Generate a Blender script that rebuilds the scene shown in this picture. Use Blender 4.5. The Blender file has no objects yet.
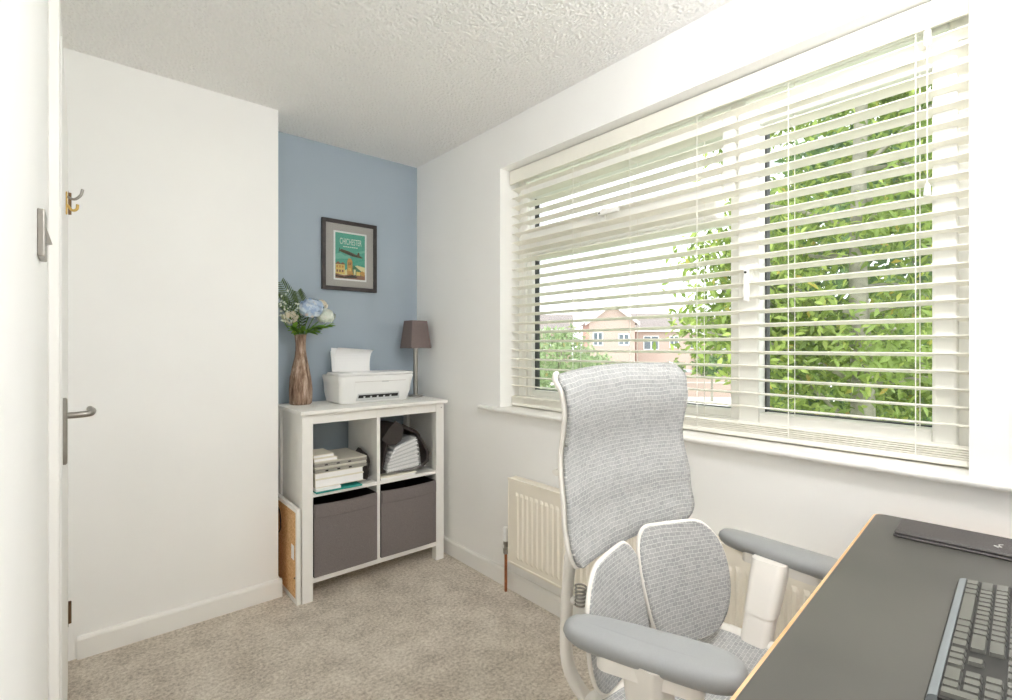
import bpy, bmesh, math, random
from mathutils import Vector, Matrix

random.seed(7)
S = bpy.context.scene
COL = S.collection
PI = math.pi

# ------------------------------------------------------------------ camera, sky, sun, exposure
CAM_H, FPX, PPX, PPY = 1.236, 497.0, 506.0, 346.0
HYP = math.hypot(425, 497)
BX = (497 / HYP, 425 / HYP)          # +X of the room in (right, forward) of the camera
BY = (-425 / HYP, 497 / HYP)         # +Y of the room in (right, forward)
cam_d = bpy.data.cameras.new('camera')
cam = bpy.data.objects.new('camera', cam_d)
COL.objects.link(cam)
cam.location = (0, 0, CAM_H)
cam.rotation_euler = (PI / 2, 0, -math.atan2(BX[1], BY[1]))
cam_d.sensor_width = 36.0
cam_d.lens = 36.0 * FPX / 1012
cam_d.shift_y = (PPY - 350) / 1012
cam_d.clip_start = 0.02
cam_d.clip_end = 400
S.camera = cam

S.view_settings.view_transform = 'Standard'
S.view_settings.look = 'None'
S.view_settings.exposure = 0.98
S.view_settings.gamma = 1.0
S.view_settings.use_curve_mapping = False
S.cycles.use_denoising = True
S.cycles.max_bounces = 24
S.cycles.diffuse_bounces = 20
S.cycles.transparent_max_bounces = 24
S.cycles.sample_clamp_indirect = 10.0

world = bpy.data.worlds.new('overcast_sky')
S.world = world
world.use_nodes = True
bgn = world.node_tree.nodes['Background']
bgn.inputs['Color'].default_value = (0.93, 0.97, 1.0, 1)
bgn.inputs['Strength'].default_value = 1.7

sun_d = bpy.data.lights.new('sun', 'SUN')
sun_d.energy = 0.6
sun_d.angle = math.radians(8)
sun_d.color = (1.0, 0.96, 0.88)
sun = bpy.data.objects.new('sun', sun_d)
COL.objects.link(sun)
sun.rotation_euler = Vector((0.62, -0.30, -0.75)).to_track_quat('-Z', 'Y').to_euler()


FILL_EMIT = 28.0            # emission of the added fill globe, built further down


def ray(x, y):
    r = (x - PPX) / FPX
    return Vector((r * BX[0] + BX[1], r * BY[0] + BY[1], (PPY - y) / FPX))


def onX(x, y, X):
    v = ray(x, y); return v * (X / v.x) + Vector((0, 0, CAM_H))


def onY(x, y, Y):
    v = ray(x, y); return v * (Y / v.y) + Vector((0, 0, CAM_H))


def onZ(x, y, Z):
    v = ray(x, y); return v * ((Z - CAM_H) / v.z) + Vector((0, 0, CAM_H))


def atD(x, y, d):
    return ray(x, y) * d + Vector((0, 0, CAM_H))


# ------------------------------------------------------------------ materials
def srgb(r, g, b):
    def c(v):
        v /= 255.0
        return v / 12.92 if v <= 0.04045 else ((v + 0.055) / 1.055) ** 2.4
    return (c(r), c(g), c(b), 1)


class NM:
    def __init__(s, name, color=(0.8, 0.8, 0.8, 1), rough=0.5, metal=0.0, spec=0.5):
        s.m = bpy.data.materials.new(name)
        s.m.use_nodes = True
        s.nt = s.m.node_tree
        s.b = s.nt.nodes['Principled BSDF']
        s.out = s.nt.nodes['Material Output']
        s.b.inputs['Base Color'].default_value = color
        s.b.inputs['Roughness'].default_value = rough
        s.b.inputs['Metallic'].default_value = metal
        s.b.inputs['Specular IOR Level'].default_value = spec
        s._tc = None

    def node(s, t, **kw):
        n = s.nt.nodes.new(t)
        for k, v in kw.items():
            setattr(n, k, v)
        return n

    def link(s, a, b):
        s.nt.links.new(a, b)

    def coord(s, kind='Object', scale=None):
        if s._tc is None:
            s._tc = s.node('ShaderNodeTexCoord')
        o = s._tc.outputs[kind]
        if scale is None:
            return o
        mp = s.node('ShaderNodeMapping')
        mp.inputs['Scale'].default_value = scale
        s.link(o, mp.inputs['Vector'])
        return mp.outputs['Vector']

    def noise(s, scale, detail=2.0, rough=0.5, kind='Object', stretch=None):
        n = s.node('ShaderNodeTexNoise')
        n.inputs['Scale'].default_value = scale
        n.inputs['Detail'].default_value = detail
        n.inputs['Roughness'].default_value = rough
        s.link(s.coord(kind, stretch), n.inputs['Vector'])
        return n.outputs['Fac']

    def ramp(s, fac, stops):
        r = s.node('ShaderNodeValToRGB')
        e = r.color_ramp.elements
        while len(e) > 1:
            e.remove(e[-1])
        e[0].position, e[0].color = stops[0]
        for p, c in stops[1:]:
            k = e.new(p); k.color = c
        s.link(fac, r.inputs['Fac'])
        return r.outputs['Color']

    def col(s, sock):
        s.link(sock, s.b.inputs['Base Color']); return s

    def bump(s, height, strength=0.3, dist=0.01):
        n = s.node('ShaderNodeBump')
        n.inputs['Strength'].default_value = strength
        n.inputs['Distance'].default_value = dist
        s.link(height, n.inputs['Height'])
        s.link(n.outputs['Normal'], s.b.inputs['Normal'])
        return s


def lerp(a, b, t):
    return tuple(a[i] + (b[i] - a[i]) * t for i in range(4))


def vary(c, k):
    return (min(1, c[0] * k), min(1, c[1] * k), min(1, c[2] * k), 1)


def plain(name, c, rough=0.5, metal=0.0, spec=0.5, nscale=40, amt=0.03, bump=0.0):
    m = NM(name, c, rough, metal, spec)
    f = m.noise(nscale, 3)
    m.col(m.ramp(f, [(0.3, vary(c, 1 - amt)), (0.7, vary(c, 1 + amt))]))
    if bump:
        m.bump(f, bump, 0.002)
    return m.m


M = {}
M['wall'] = plain('wall_paint_white', srgb(243, 243, 242), 0.7, spec=0.25, nscale=3, amt=0.01)
M['blue'] = plain('wall_paint_blue', srgb(166, 179, 191), 0.7, spec=0.25, nscale=3, amt=0.015)
M['gloss'] = plain('gloss_white_paint', srgb(240, 239, 236), 0.35, nscale=4, amt=0.01)
M['door'] = plain('door_satin_paint', srgb(234, 234, 231), 0.45, nscale=4, amt=0.012)

m = NM('artex_ceiling', srgb(242, 241, 240), 0.85, spec=0.2)
f1 = m.noise(75, 4, 0.65)
v = m.node('ShaderNodeTexVoronoi'); v.inputs['Scale'].default_value = 80
m.link(m.coord(), v.inputs['Vector'])
ad = m.node('ShaderNodeMath', operation='ADD'); m.link(f1, ad.inputs[0]); m.link(v.outputs['Distance'], ad.inputs[1])
m.bump(ad.outputs[0], 0.7, 0.010)
M['ceiling'] = m.m

m = NM('carpet_beige', srgb(196, 186, 172), 0.95, spec=0.08)
f1 = m.noise(75, 5, 0.8)
f2 = m.noise(7, 3, 0.6)
mix = m.node('ShaderNodeMix', data_type='FLOAT'); mix.inputs[0].default_value = 0.27
m.link(f1, mix.inputs[2]); m.link(f2, mix.inputs[3])
m.col(m.ramp(mix.outputs[0], [(0.38, srgb(176, 165, 152)), (0.5, srgb(220, 210, 197)), (0.62, srgb(246, 239, 228))]))
m.bump(f1, 0.9, 0.012)
M['carpet'] = m.m

M['upvc'] = plain('upvc_white', srgb(243, 243, 240), 0.3, nscale=5, amt=0.01)
M['gasket'] = plain('black_rubber', srgb(52, 54, 52), 0.6, nscale=60, amt=0.1)
M['slat'] = plain('blind_cream', srgb(240, 238, 229), 0.45, nscale=30, amt=0.01)
M['cord'] = plain('cord_white', srgb(238, 236, 230), 0.8, nscale=300, amt=0.05)
M['radiator'] = plain('radiator_cream_enamel', srgb(241, 235, 222), 0.4, nscale=8, amt=0.01)
M['copper'] = plain('copper', srgb(176, 116, 84), 0.35, 0.9, nscale=60, amt=0.2)
M['chrome'] = plain('chrome', srgb(172, 169, 164), 0.28, 1.0, nscale=30, amt=0.03)
M['steel'] = plain('brushed_steel', srgb(158, 154, 148), 0.38, 1.0, nscale=50, amt=0.06)
M['brass'] = plain('brass', srgb(196, 164, 96), 0.35, 0.9, nscale=60, amt=0.12)
M['darkmetal'] = plain('dark_bronze', srgb(120, 96, 70), 0.4, 0.9, nscale=60, amt=0.12)
M['white_wood'] = plain('white_stained_wood', srgb(240, 239, 236), 0.4, nscale=18, amt=0.015)
M['plastic'] = plain('white_plastic', srgb(240, 241, 241), 0.35, nscale=10, amt=0.008)
M['plastic_grey'] = plain('light_grey_plastic', srgb(205, 208, 210), 0.4, nscale=10, amt=0.02)
M['black'] = plain('black_plastic', srgb(30, 30, 31), 0.5, nscale=40, amt=0.1)
M['paper'] = plain('paper_white', srgb(245, 245, 246), 0.8, nscale=20, amt=0.01)
M['cream_cover'] = plain('cream_card', srgb(226, 222, 208), 0.6, nscale=20, amt=0.02)
M['teal'] = plain('teal_card', srgb(44, 156, 150), 0.55, nscale=20, amt=0.06)
M['laptop'] = plain('laptop_grey', srgb(206, 202, 192), 0.45, 0.1, nscale=30, amt=0.03)
M['laptop_dark'] = plain('laptop_edge', srgb(160, 157, 150), 0.5, 0.1, nscale=30, amt=0.05)
M['nylon'] = plain('black_nylon', srgb(58, 52, 51), 0.7, nscale=200, amt=0.25, bump=0.4)
M['shade'] = plain('lamp_shade_fabric', srgb(122, 110, 108), 0.85, spec=0.1, nscale=260, amt=0.10, bump=0.2)
M['bulb'] = plain('frosted_glass_bulb', srgb(240, 238, 230), 0.3)

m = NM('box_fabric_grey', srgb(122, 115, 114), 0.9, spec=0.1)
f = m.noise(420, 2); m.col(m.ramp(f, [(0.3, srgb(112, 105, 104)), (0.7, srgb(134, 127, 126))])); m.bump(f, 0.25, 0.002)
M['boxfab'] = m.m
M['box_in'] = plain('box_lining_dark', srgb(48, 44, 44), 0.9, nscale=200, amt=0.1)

m = NM('cork', srgb(200, 158, 108), 0.9, spec=0.1)
f = m.noise(120, 4, 0.7); m.col(m.ramp(f, [(0.35, srgb(196, 150, 100)), (0.6, srgb(234, 196, 150))])); m.bump(f, 0.3, 0.003)
M['cork'] = m.m

m = NM('bark_vase', srgb(130, 100, 80), 0.85, spec=0.2)
f = m.noise(55, 5, 0.7, stretch=(1, 1, 0.13)); m.col(m.ramp(f, [(0.32, srgb(92, 72, 60)), (0.5, srgb(154, 128, 110)), (0.68, srgb(212, 192, 176))])); m.bump(f, 1.0, 0.01)
M['vase'] = m.m

m = NM('dark_frame_wood', srgb(66, 58, 56), 0.45)
f = m.noise(30, 3, stretch=(1, 1, 1)); m.col(m.ramp(f, [(0.3, srgb(46, 41, 41)), (0.7, srgb(66, 59, 58))]))
M['frame'] = m.m
M['mat'] = plain('grey_mount', srgb(186, 181, 179), 0.85, nscale=120, amt=0.02)

m = NM('desk_black_laminate', srgb(86, 85, 82), 0.38, spec=0.5)
f = m.noise(260, 2); f2 = m.noise(3, 2)
m.col(m.ramp(f2, [(0.3, srgb(74, 73, 70)), (0.7, srgb(90, 88, 84))])); m.bump(f, 0.06, 0.001)
M['desk'] = m.m
m = NM('desk_wood_edge', srgb(222, 160, 104), 0.4)
f = m.noise(60, 3, stretch=(0.1, 1, 1)); m.col(m.ramp(f, [(0.3, srgb(212, 160, 112)), (0.7, srgb(234, 194, 150))]))
M['deskedge'] = m.m
m = NM('black_leather', srgb(78, 74, 74), 0.5)
f = m.noise(320, 3, 0.6); m.col(m.ramp(f, [(0.3, srgb(64, 60, 60)), (0.7, srgb(92, 88, 87))])); m.bump(f, 0.35, 0.002)
M['leather'] = m.m
M['key'] = plain('key_grey', srgb(104, 104, 99), 0.32, nscale=200, amt=0.03)
M['kb'] = plain('keyboard_black', srgb(44, 43, 42), 0.5, nscale=60, amt=0.08)
M['kb_lip'] = plain('keyboard_grey_lip', srgb(132, 138, 142), 0.4, nscale=20, amt=0.03)
M['print'] = plain('white_print', srgb(222, 222, 218), 0.6, nscale=50, amt=0.02)

M['ch_white'] = plain('chair_white_nylon', srgb(232, 228, 222), 0.4, nscale=12, amt=0.012)
M['ch_arm'] = plain('chair_grey_pu', srgb(152, 154, 155), 0.45, nscale=260, amt=0.02, bump=0.05)
M['ch_grey'] = plain('chair_grey_nylon', srgb(120, 122, 124), 0.5, nscale=20, amt=0.03)


def chair_mesh(name, scale, see):
    m = NM(name, srgb(170, 170, 170), 0.75, spec=0.2)
    br = m.node('ShaderNodeTexBrick')
    br.offset = 0.5
    br.inputs['Color1'].default_value = srgb(162, 163, 164)
    br.inputs['Color2'].default_value = srgb(180, 181, 181)
    br.inputs['Mortar'].default_value = srgb(222, 221, 218)
    br.inputs['Scale'].default_value = scale
    br.inputs['Mortar Size'].default_value = 0.035
    br.inputs['Mortar Smooth'].default_value = 0.3
    br.inputs['Brick Width'].default_value = 1.0
    br.inputs['Row Height'].default_value = 0.62
    n2 = m.node('ShaderNodeTexNoise'); n2.inputs['Scale'].default_value = 9
    m.link(m.coord('UV'), n2.inputs['Vector'])
    vm = m.node('ShaderNodeVectorMath', operation='MULTIPLY_ADD')
    vm.inputs[1].default_value = (0.022, 0.016, 0)
    m.link(n2.outputs['Color'], vm.inputs[0]); m.link(m.coord('UV'), vm.inputs[2])
    m.link(vm.outputs[0], br.inputs['Vector'])
    m.col(br.outputs['Color'])
    fi = m.noise(900, 1, kind='UV')
    ma = m.node('ShaderNodeMath', operation='MULTIPLY_ADD'); ma.inputs[1].default_value = 0.4
    m.link(fi, ma.inputs[0]); m.link(br.outputs['Fac'], ma.inputs[2])
    m.bump(ma.outputs[0], 0.5, 0.002)
    # open weave: tiny holes between threads
    wv = m.node('ShaderNodeTexVoronoi'); wv.inputs['Scale'].default_value = 260
    m.link(m.coord('UV'), wv.inputs['Vector'])
    gt = m.node('ShaderNodeMath', operation='LESS_THAN'); gt.inputs[1].default_value = see
    m.link(wv.outputs['Distance'], gt.inputs[0])
    iv = m.node('ShaderNodeMath', operation='SUBTRACT'); iv.inputs[0].default_value = 1.0
    m.link(gt.outputs[0], iv.inputs[1])
    m.link(iv.outputs[0], m.b.inputs['Alpha'])
    return m.m


M['mesh'] = chair_mesh('chair_mesh_fabric', 66, 0.26)
M['mesh2'] = chair_mesh('chair_mesh_fabric_dense', 70, 0.22)

m = NM('window_glass', (1, 1, 1, 1), 0.02)
tr = m.node('ShaderNodeBsdfTransparent'); tr.inputs['Color'].default_value = (0.96, 0.97, 0.965, 1)
gl = m.node('ShaderNodeBsdfGlossy'); gl.inputs['Roughness'].default_value = 0.01
fr = m.node('ShaderNodeFresnel'); fr.inputs['IOR'].default_value = 1.3
ms = m.node('ShaderNodeMixShader')
m.link(fr.outputs[0], ms.inputs[0]); m.link(tr.outputs[0], ms.inputs[1]); m.link(gl.outputs[0], ms.inputs[2])
m.link(ms.outputs[0], m.out.inputs['Surface'])
M['glass'] = m.m
m = NM('clear_plastic', (0.9, 0.92, 0.95, 1), 0.12)
m.b.inputs['Alpha'].default_value = 0.22
m.bump(m.noise(60, 3, .6), .9, .02)
M['clear'] = m.m


def leafmat(name, c0, c1, c2, trans=0.35):
    m = NM(name, c1, 0.5, spec=0.3)
    f = m.noise(2.2, 3, 0.7)
    inf = m.node('ShaderNodeNewGeometry')
    cr = m.ramp(inf.outputs['Random Per Island'], [(0.0, c0), (0.5, c1), (0.96, c2), (1.0, lerp(c2, srgb(214, 150, 60), 0.6))])
    mx = m.node('ShaderNodeMix', data_type='RGBA'); mx.inputs[0].default_value = 0.25
    m.link(cr, mx.inputs[6]); m.link(m.ramp(f, [(0.3, c0), (0.7, c2)]), mx.inputs[7])
    m.col(mx.outputs[2])
    t = m.node('ShaderNodeBsdfTranslucent'); m.link(mx.outputs[2], t.inputs['Color'])
    s = m.node('ShaderNodeMixShader'); s.inputs[0].default_value = trans
    m.link(m.b.outputs[0], s.inputs[1]); m.link(t.outputs[0], s.inputs[2])
    m.link(s.outputs[0], m.out.inputs['Surface'])
    return m.m


M['leaf'] = leafmat('tree_leaf', srgb(84, 106, 50), srgb(130, 154, 74), srgb(188, 204, 110))
M['leaf_pale'] = leafmat('pale_tree_leaf', srgb(128, 148, 106), srgb(160, 180, 132), srgb(190, 204, 160))
M['leaf_dark'] = leafmat('hedge_leaf', srgb(74, 100, 62), srgb(100, 128, 80), srgb(130, 156, 100))
M['fern'] = leafmat('fern_leaf', srgb(58, 76, 48), srgb(78, 98, 60), srgb(98, 118, 76), 0.15)
M['bright_leaf'] = leafmat('bouquet_leaf', srgb(86, 132, 44), srgb(120, 168, 60), srgb(158, 196, 84), 0.2)
M['bark'] = plain('tree_bark', srgb(150, 146, 132), 0.9, nscale=12, amt=0.25, bump=0.6)
M['stem'] = plain('green_stem', srgb(92, 124, 56), 0.6, nscale=60, amt=0.1)
M['petal_blue'] = leafmat('petal_blue', srgb(160, 188, 222), srgb(198, 216, 236), srgb(234, 241, 246), 0.15)
M['petal_white'] = leafmat('petal_white', srgb(214, 222, 210), srgb(226, 232, 222), srgb(240, 242, 234), 0.15)
M['petal_cream'] = leafmat('petal_cream', srgb(222, 212, 190), srgb(232, 224, 206), srgb(240, 234, 220), 0.15)

m = NM('house_brick', srgb(196, 140, 122), 0.9, spec=0.1)
br = m.node('ShaderNodeTexBrick'); br.inputs['Scale'].default_value = 4.5
br.inputs['Color1'].default_value = srgb(186, 120, 108); br.inputs['Color2'].default_value = srgb(168, 104, 94)
br.inputs['Mortar'].default_value = srgb(190, 170, 158); br.inputs['Mortar Size'].default_value = 0.015
m.link(m.coord('Generated', (8, 8, 8)), br.inputs['Vector']); m.col(br.outputs['Color'])
M['brick'] = m.m
M['roof'] = plain('roof_tile', srgb(138, 128, 124), 0.9, nscale=5, amt=0.12, bump=0.4)
M['barge'] = plain('white_bargeboard', srgb(238, 238, 236), 0.5)
M['win_dark'] = plain('house_window_glass', srgb(104, 114, 120), 0.15, nscale=1, amt=0.15)
M['concrete'] = plain('pale_concrete', srgb(208, 204, 198), 0.9, nscale=2, amt=0.06)
M['lawn'] = plain('lawn', srgb(150, 170, 110), 0.95, nscale=6, amt=0.2)
M['slate'] = plain('grey_felt_roof', srgb(150, 152, 154), 0.8, nscale=3, amt=0.06)


# ------------------------------------------------------------------ helpers
def wl(o):
    v = Vector((0, 0, 0))
    while o is not None:
        v = v + o.location
        o = o.parent
    return v


def tag(o, label=None, cat=None, group=None, kind=None):
    if label: o['label'] = label
    if cat: o['category'] = cat
    if group: o['group'] = group
    if kind: o['kind'] = kind
    return o


def thing(name, label, cat, loc=(0, 0, 0), group=None, rotz=0.0):
    o = bpy.data.objects.new(name, None)
    o.empty_display_size = 0.05
    COL.objects.link(o)
    o.location = loc
    o.rotation_euler = (0, 0, rotz)
    return tag(o, label, cat, group)


def obj(name, bm, mat, parent=None, local=False, smooth=None, uv=False):
    """link a bmesh as one object; coordinates are world unless local"""
    if parent is not None and not local:
        bmesh.ops.translate(bm, verts=bm.verts, vec=-wl(parent))
    me = bpy.data.meshes.new(name)
    bmesh.ops.recalc_face_normals(bm, faces=bm.faces)
    if smooth is not None:
        for f in bm.faces: f.smooth = True
        for e in bm.edges:
            if len(e.link_faces) == 2 and e.calc_face_angle(0) > smooth: e.smooth = False
    bm.to_mesh(me); bm.free()
    if isinstance(mat, (list, tuple)):
        for q in mat: me.materials.append(M[q])
    else:
        me.materials.append(M[mat])
    o = bpy.data.objects.new(name, me)
    COL.objects.link(o)
    if parent is not None: o.parent = parent
    return o


def link_mesh(name, me, parent=None, loc=(0, 0, 0), rot=(0, 0, 0), scale=(1, 1, 1)):
    o = bpy.data.objects.new(name, me)
    COL.objects.link(o)
    o.parent = parent; o.location = loc; o.rotation_euler = rot; o.scale = scale
    return o


def single(name, bm, mat, label, cat, base, group=None, smooth=None, kind=None):
    """a thing that is one mesh; its origin is at base"""
    base = Vector(base)
    bmesh.ops.translate(bm, verts=bm.verts, vec=-base)
    o = obj(name, bm, mat, None, smooth=smooth)
    o.location = base
    return tag(o, label, cat, group, kind)


def struct(name, bm, mat, label=None, smooth=None):
    o = obj(name, bm, mat, smooth=smooth)
    o['kind'] = 'structure'
    if label: o['label'] = label
    return o


def box(bm, x0, x1, y0, y1, z0, z1, bev=0.0, seg=2, mat=0):
    r = bmesh.ops.create_cube(bm, size=1.0)
    vs = r['verts']
    for q in vs:
        q.co = Vector((x0 + (q.co.x + .5) * (x1 - x0), y0 + (q.co.y + .5) * (y1 - y0), z0 + (q.co.z + .5) * (z1 - z0)))
    fs = set(f for q in vs for f in q.link_faces)
    for f in fs: f.material_index = mat
    if bev:
        es = list(set(e for q in vs for e in q.link_edges))
        r2 = bmesh.ops.bevel(bm, geom=es, offset=bev, segments=seg, profile=0.5, affect='EDGES')
        for f in r2['faces']: f.material_index = mat
        vs = list(set(q for f in r2['faces'] for q in f.verts))
    return vs


def nb(*a, **k):
    bm = bmesh.new(); box(bm, *a, **k); return bm


def xf(bm, vs, mtx):
    for q in vs: q.co = mtx @ q.co


def rings(bm, rs, cap=True, closed=True, mat=0):
    """loft: rs is a list of rings of points"""
    vr = [[bm.verts.new(p) for p in r] for r in rs]
    n = len(vr[0])
    for a, b in zip(vr[:-1], vr[1:]):
        for i in range(n if closed else n - 1):
            j = (i + 1) % n
            f = bm.faces.new((a[i], a[j], b[j], b[i])); f.material_index = mat
    if cap:
        f = bm.faces.new(vr[0][::-1]); f.material_index = mat
        f = bm.faces.new(vr[-1]); f.material_index = mat
    return [q for r in vr for q in r]


def lathe(bm, prof, c=(0, 0, 0), seg=24, mat=0, cap=True):
    c = Vector(c)
    rs = [[c + Vector((r * math.cos(2 * PI * i / seg), r * math.sin(2 * PI * i / seg), z)) for i in range(seg)] for r, z in prof]
    return rings(bm, rs, cap, mat=mat)


def tube(bm, pts, rad, seg=10, mat=0, cap=True, flat=1.0, up=None):
    pts = [Vector(p) for p in pts]
    rad = rad if isinstance(rad, (list, tuple)) else [rad] * len(pts)
    rs = []
    prev = None
    for i, p in enumerate(pts):
        t = (pts[min(i + 1, len(pts) - 1)] - pts[max(i - 1, 0)]).normalized()
        if prev is None:
            h = Vector(up) if up is not None else (Vector((0, 0, 1)) if abs(t.z) < 0.9 else Vector((1, 0, 0)))
            n = (h - t * h.dot(t)).normalized()
        else:
            n = (prev - t * prev.dot(t)).normalized()
        prev = n
        b = t.cross(n)
        rs.append([p + (n * math.cos(2 * PI * k / seg) * flat + b * math.sin(2 * PI * k / seg)) * rad[i] for k in range(seg)])
    return rings(bm, rs, cap, mat=mat)


def curve_pts(ctrl, n=12):
    """Catmull-Rom through control points"""
    P = [Vector(p) for p in ctrl]
    P = [P[0] * 2 - P[1]] + P + [P[-1] * 2 - P[-2]]
    out = []
    for i in range(1, len(P) - 2):
        for k in range(n):
            t = k / n
            a, b, c, d = P[i - 1], P[i], P[i + 1], P[i + 2]
            out.append(0.5 * ((2 * b) + (c - a) * t + (2 * a - 5 * b + 4 * c - d) * t * t + (3 * b - a - 3 * c + d) * t ** 3))
    out.append(P[-2])
    return out


def prism(bm, pts, vec, mat=0):
    vec = Vector(vec)
    return rings(bm, [[Vector(p) for p in pts], [Vector(p) + vec for p in pts]], True, mat=mat)


def rrect(x0, x1, y0, y1, r, n=5):
    out = []
    for cx, cy, a0 in ((x1 - r, y1 - r, 0), (x0 + r, y1 - r, 90), (x0 + r, y0 + r, 180), (x1 - r, y0 + r, 270)):
        for k in range(n + 1):
            a = math.radians(a0 + 90 * k / n)
            out.append((cx + r * math.cos(a), cy + r * math.sin(a)))
    return out


# ------------------------------------------------------------------ the room shell
XL, XW, YI, YB, ZC, YR = -0.06, 1.67, 2.595, 2.85, 2.40, -0.62
XA = 0.74                                              # left end of the alcove
RY0, RY1, RZ0, RZ1 = 0.19, 2.0, 0.893, 2.165           # window reveal
XO = 1.93                                              # outside face of the window wall

struct('floor', nb(XL - .15, XO, YR - .15, YB + .15, -0.12, 0.0), 'carpet', 'beige cut pile carpet covering the room floor')
struct('ceiling', nb(XL - .15, XO, YR - .15, YB + .15, ZC, ZC + .12), 'ceiling', 'white stippled textured ceiling')
struct('wall_left', nb(XL - .15, XL, YR, YI, 0, ZC), 'wall', 'narrow white painted wall with the door')
struct('wall_inner', nb(XL - .15, XA, YI, YB + .15, 0, ZC), 'wall', 'plain white wall standing forward beside the blue alcove')
struct('wall_back', nb(XA, XW + .01, YB, YB + .15, 0, ZC), 'blue', 'slate blue alcove wall behind the shelf unit')
struct('wall_rear', nb(XL - .15, XO, YR - .15, YR, 0, ZC), 'wall', 'white wall behind the desk')
bm = bmesh.new()
box(bm, XW, XO, YR, YB + .15, 0, RZ0)
box(bm, XW, XO, YR, YB + .15, RZ1, ZC)
box(bm, XW, XO, RY1, YB + .15, RZ0, RZ1)
box(bm, XW, XO, YR, RY0, RZ0, RZ1)
struct('wall_window', bm, 'wall', 'white wall around the wide window')


def skirting(name, p0, p1, out, h=0.088, t=0.015):
    """baseboard from p0 to p1 (on the wall face), out = unit vector into the room"""
    p0, p1, out = Vector((*p0, 0)), Vector((*p1, 0)), Vector((*out, 0))
    prof = [(0, 0), (t, 0), (t, h - .012), (t * .75, h - .003), (t * .45, h), (0, h)]
    bm = bmesh.new()
    rings(bm, [[p + out * a + Vector((0, 0, b)) for a, b in prof] for p in (p0, p1)])
    struct(name, bm, 'gloss', 'white painted skirting board along the wall foot')


skirting('baseboard_inner', (-0.012, YI), (XA + .015, YI), (0, -1))
skirting('baseboard_window', (XW, YB), (XW, YR), (-1, 0))
skirting('baseboard_back', (XA, YB), (XW - .015, YB), (0, -1))
skirting('baseboard_alcove', (XA, YI), (XA, YB), (1, 0))
skirting('baseboard_left', (XL, YR), (XL, 1.59), (1, 0))
skirting('baseboard_rear', (XL, YR), (XW, YR), (0, 1))

# door in the left wall
DY0, DY1, DX = 1.668, 2.432, -0.036
bm = bmesh.new()
for (a, b, c, d) in ((1.60, 1.662, 0, 2.10), (2.438, 2.50, 0, 2.10), (1.662, 2.438, 2.022, 2.10)):
    box(bm, XL, XL + .021, a, b, c, d, 0.004)
struct('trim_1', bm, 'gloss', 'white door architrave')
d1 = bpy.data.objects.new('door_1', None); COL.objects.link(d1); d1.location = (DX, DY1, 0)
tag(d1, 'white flush interior door with steel lever handle, slightly ajar', None, kind='structure')
leaf = obj('door_leaf', nb(XL + .001, DX, DY0, DY1, 0.008, 2.012, 0.002), 'door', d1)
obj('latch_plate', nb(XL + .006, DX - .004, DY0 - .0012, DY0 + .001, 0.975, 1.06), 'brass', leaf)
for hz in (0.255, 1.76):
    bm = bmesh.new()
    lathe(bm, [(0.0055, hz - .04), (0.0055, hz + .04)], (DX + .004, DY1 + .004, 0), 10)
    box(bm, DX - .002, DX + .0012, DY1 - .026, DY1, hz - .04, hz + .04)
    obj('hinge', bm, 'darkmetal', d1)
bm = bmesh.new()
HY = 1.742
hp = rrect(HY - .021, HY + .021, 0.925, 1.10, 0.018, 6)
rings(bm, [[(DX, a, b) for a, b in hp], [(DX + .006, a, b) for a, b in hp], [(DX + .009, HY + (a - HY) * .85, 1.0125 + (b - 1.0125) * .96) for a, b in hp]])
hdl = obj('door_handle', bm, 'steel', d1, smooth=0.6)
bm = bmesh.new()
tube(bm, curve_pts([(DX + .006, HY, 1.053), (DX + .03, HY, 1.053), (DX + .05, HY + .004, 1.054), (DX + .058, HY + .02, 1.055), (DX + .06, HY + .06, 1.056), (DX + .056, HY + .115, 1.056)], 6), 0.0085, 12)
obj('lever', bm, 'steel', hdl, smooth=0.9)

# coat hook on the door
hk = thing('coat_hook', 'small brass double coat hook screwed to the white door', 'hook', (DX, 2.06, 1.66))
obj('back_plate', nb(DX, DX + .004, 2.054, 2.066, 1.645, 1.715, .0015), 'brass', hk)
bm = bmesh.new()
tube(bm, curve_pts([(DX + .003, 2.06, 1.70), (DX + .02, 2.06, 1.695), (DX + .035, 2.06, 1.71), (DX + .04, 2.06, 1.73)], 5), .004, 8)
obj('upper_prong', bm, 'steel', hk, smooth=.9)
bm = bmesh.new()
tube(bm, curve_pts([(DX + .003, 2.06, 1.675), (DX + .015, 2.06, 1.66), (DX + .026, 2.06, 1.665), (DX + .028, 2.06, 1.68)], 5), .004, 8)
obj('lower_prong', bm, 'brass', hk, smooth=.9)

# light switch
sw = thing('light_switch', 'brushed steel light switch on the white wall beside the door', 'light switch', (XL, 1.265, 1.40))
obj('switch_plate', nb(XL, XL + .0105, 1.222, 1.308, 1.398, 1.484, .002), 'steel', sw)
bm = bmesh.new()
prism(bm, [(XL + .010, 1.258, 1.425), (XL + .019, 1.258, 1.428), (XL + .010, 1.258, 1.46)], (0, .016, 0))
obj('rocker', bm, 'steel', sw)

# ------------------------------------------------------------------ window
bm = bmesh.new()
n = 8
prof = [(1.80, .893), (1.80, .915), (1.648, .915)] + [(1.648 - .011 * math.sin(PI * k / n), .904 + .011 * math.cos(PI * k / n)) for k in range(1, n)] + [(1.648, .893)]
rings(bm, [[(x, y, z) for x, z in prof] for y in (RY0, RY1)])
prof2 = [(1.669, .893), (1.669, .915)] + prof[2:]
rings(bm, [[(x, y, z) for x, z in prof2] for y in (YR + .2, RY0)])
rings(bm, [[(x, y, z) for x, z in prof2] for y in (RY1, 2.155)])
struct('trim_2', bm, 'gloss', 'white rounded window board under the blind')

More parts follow.
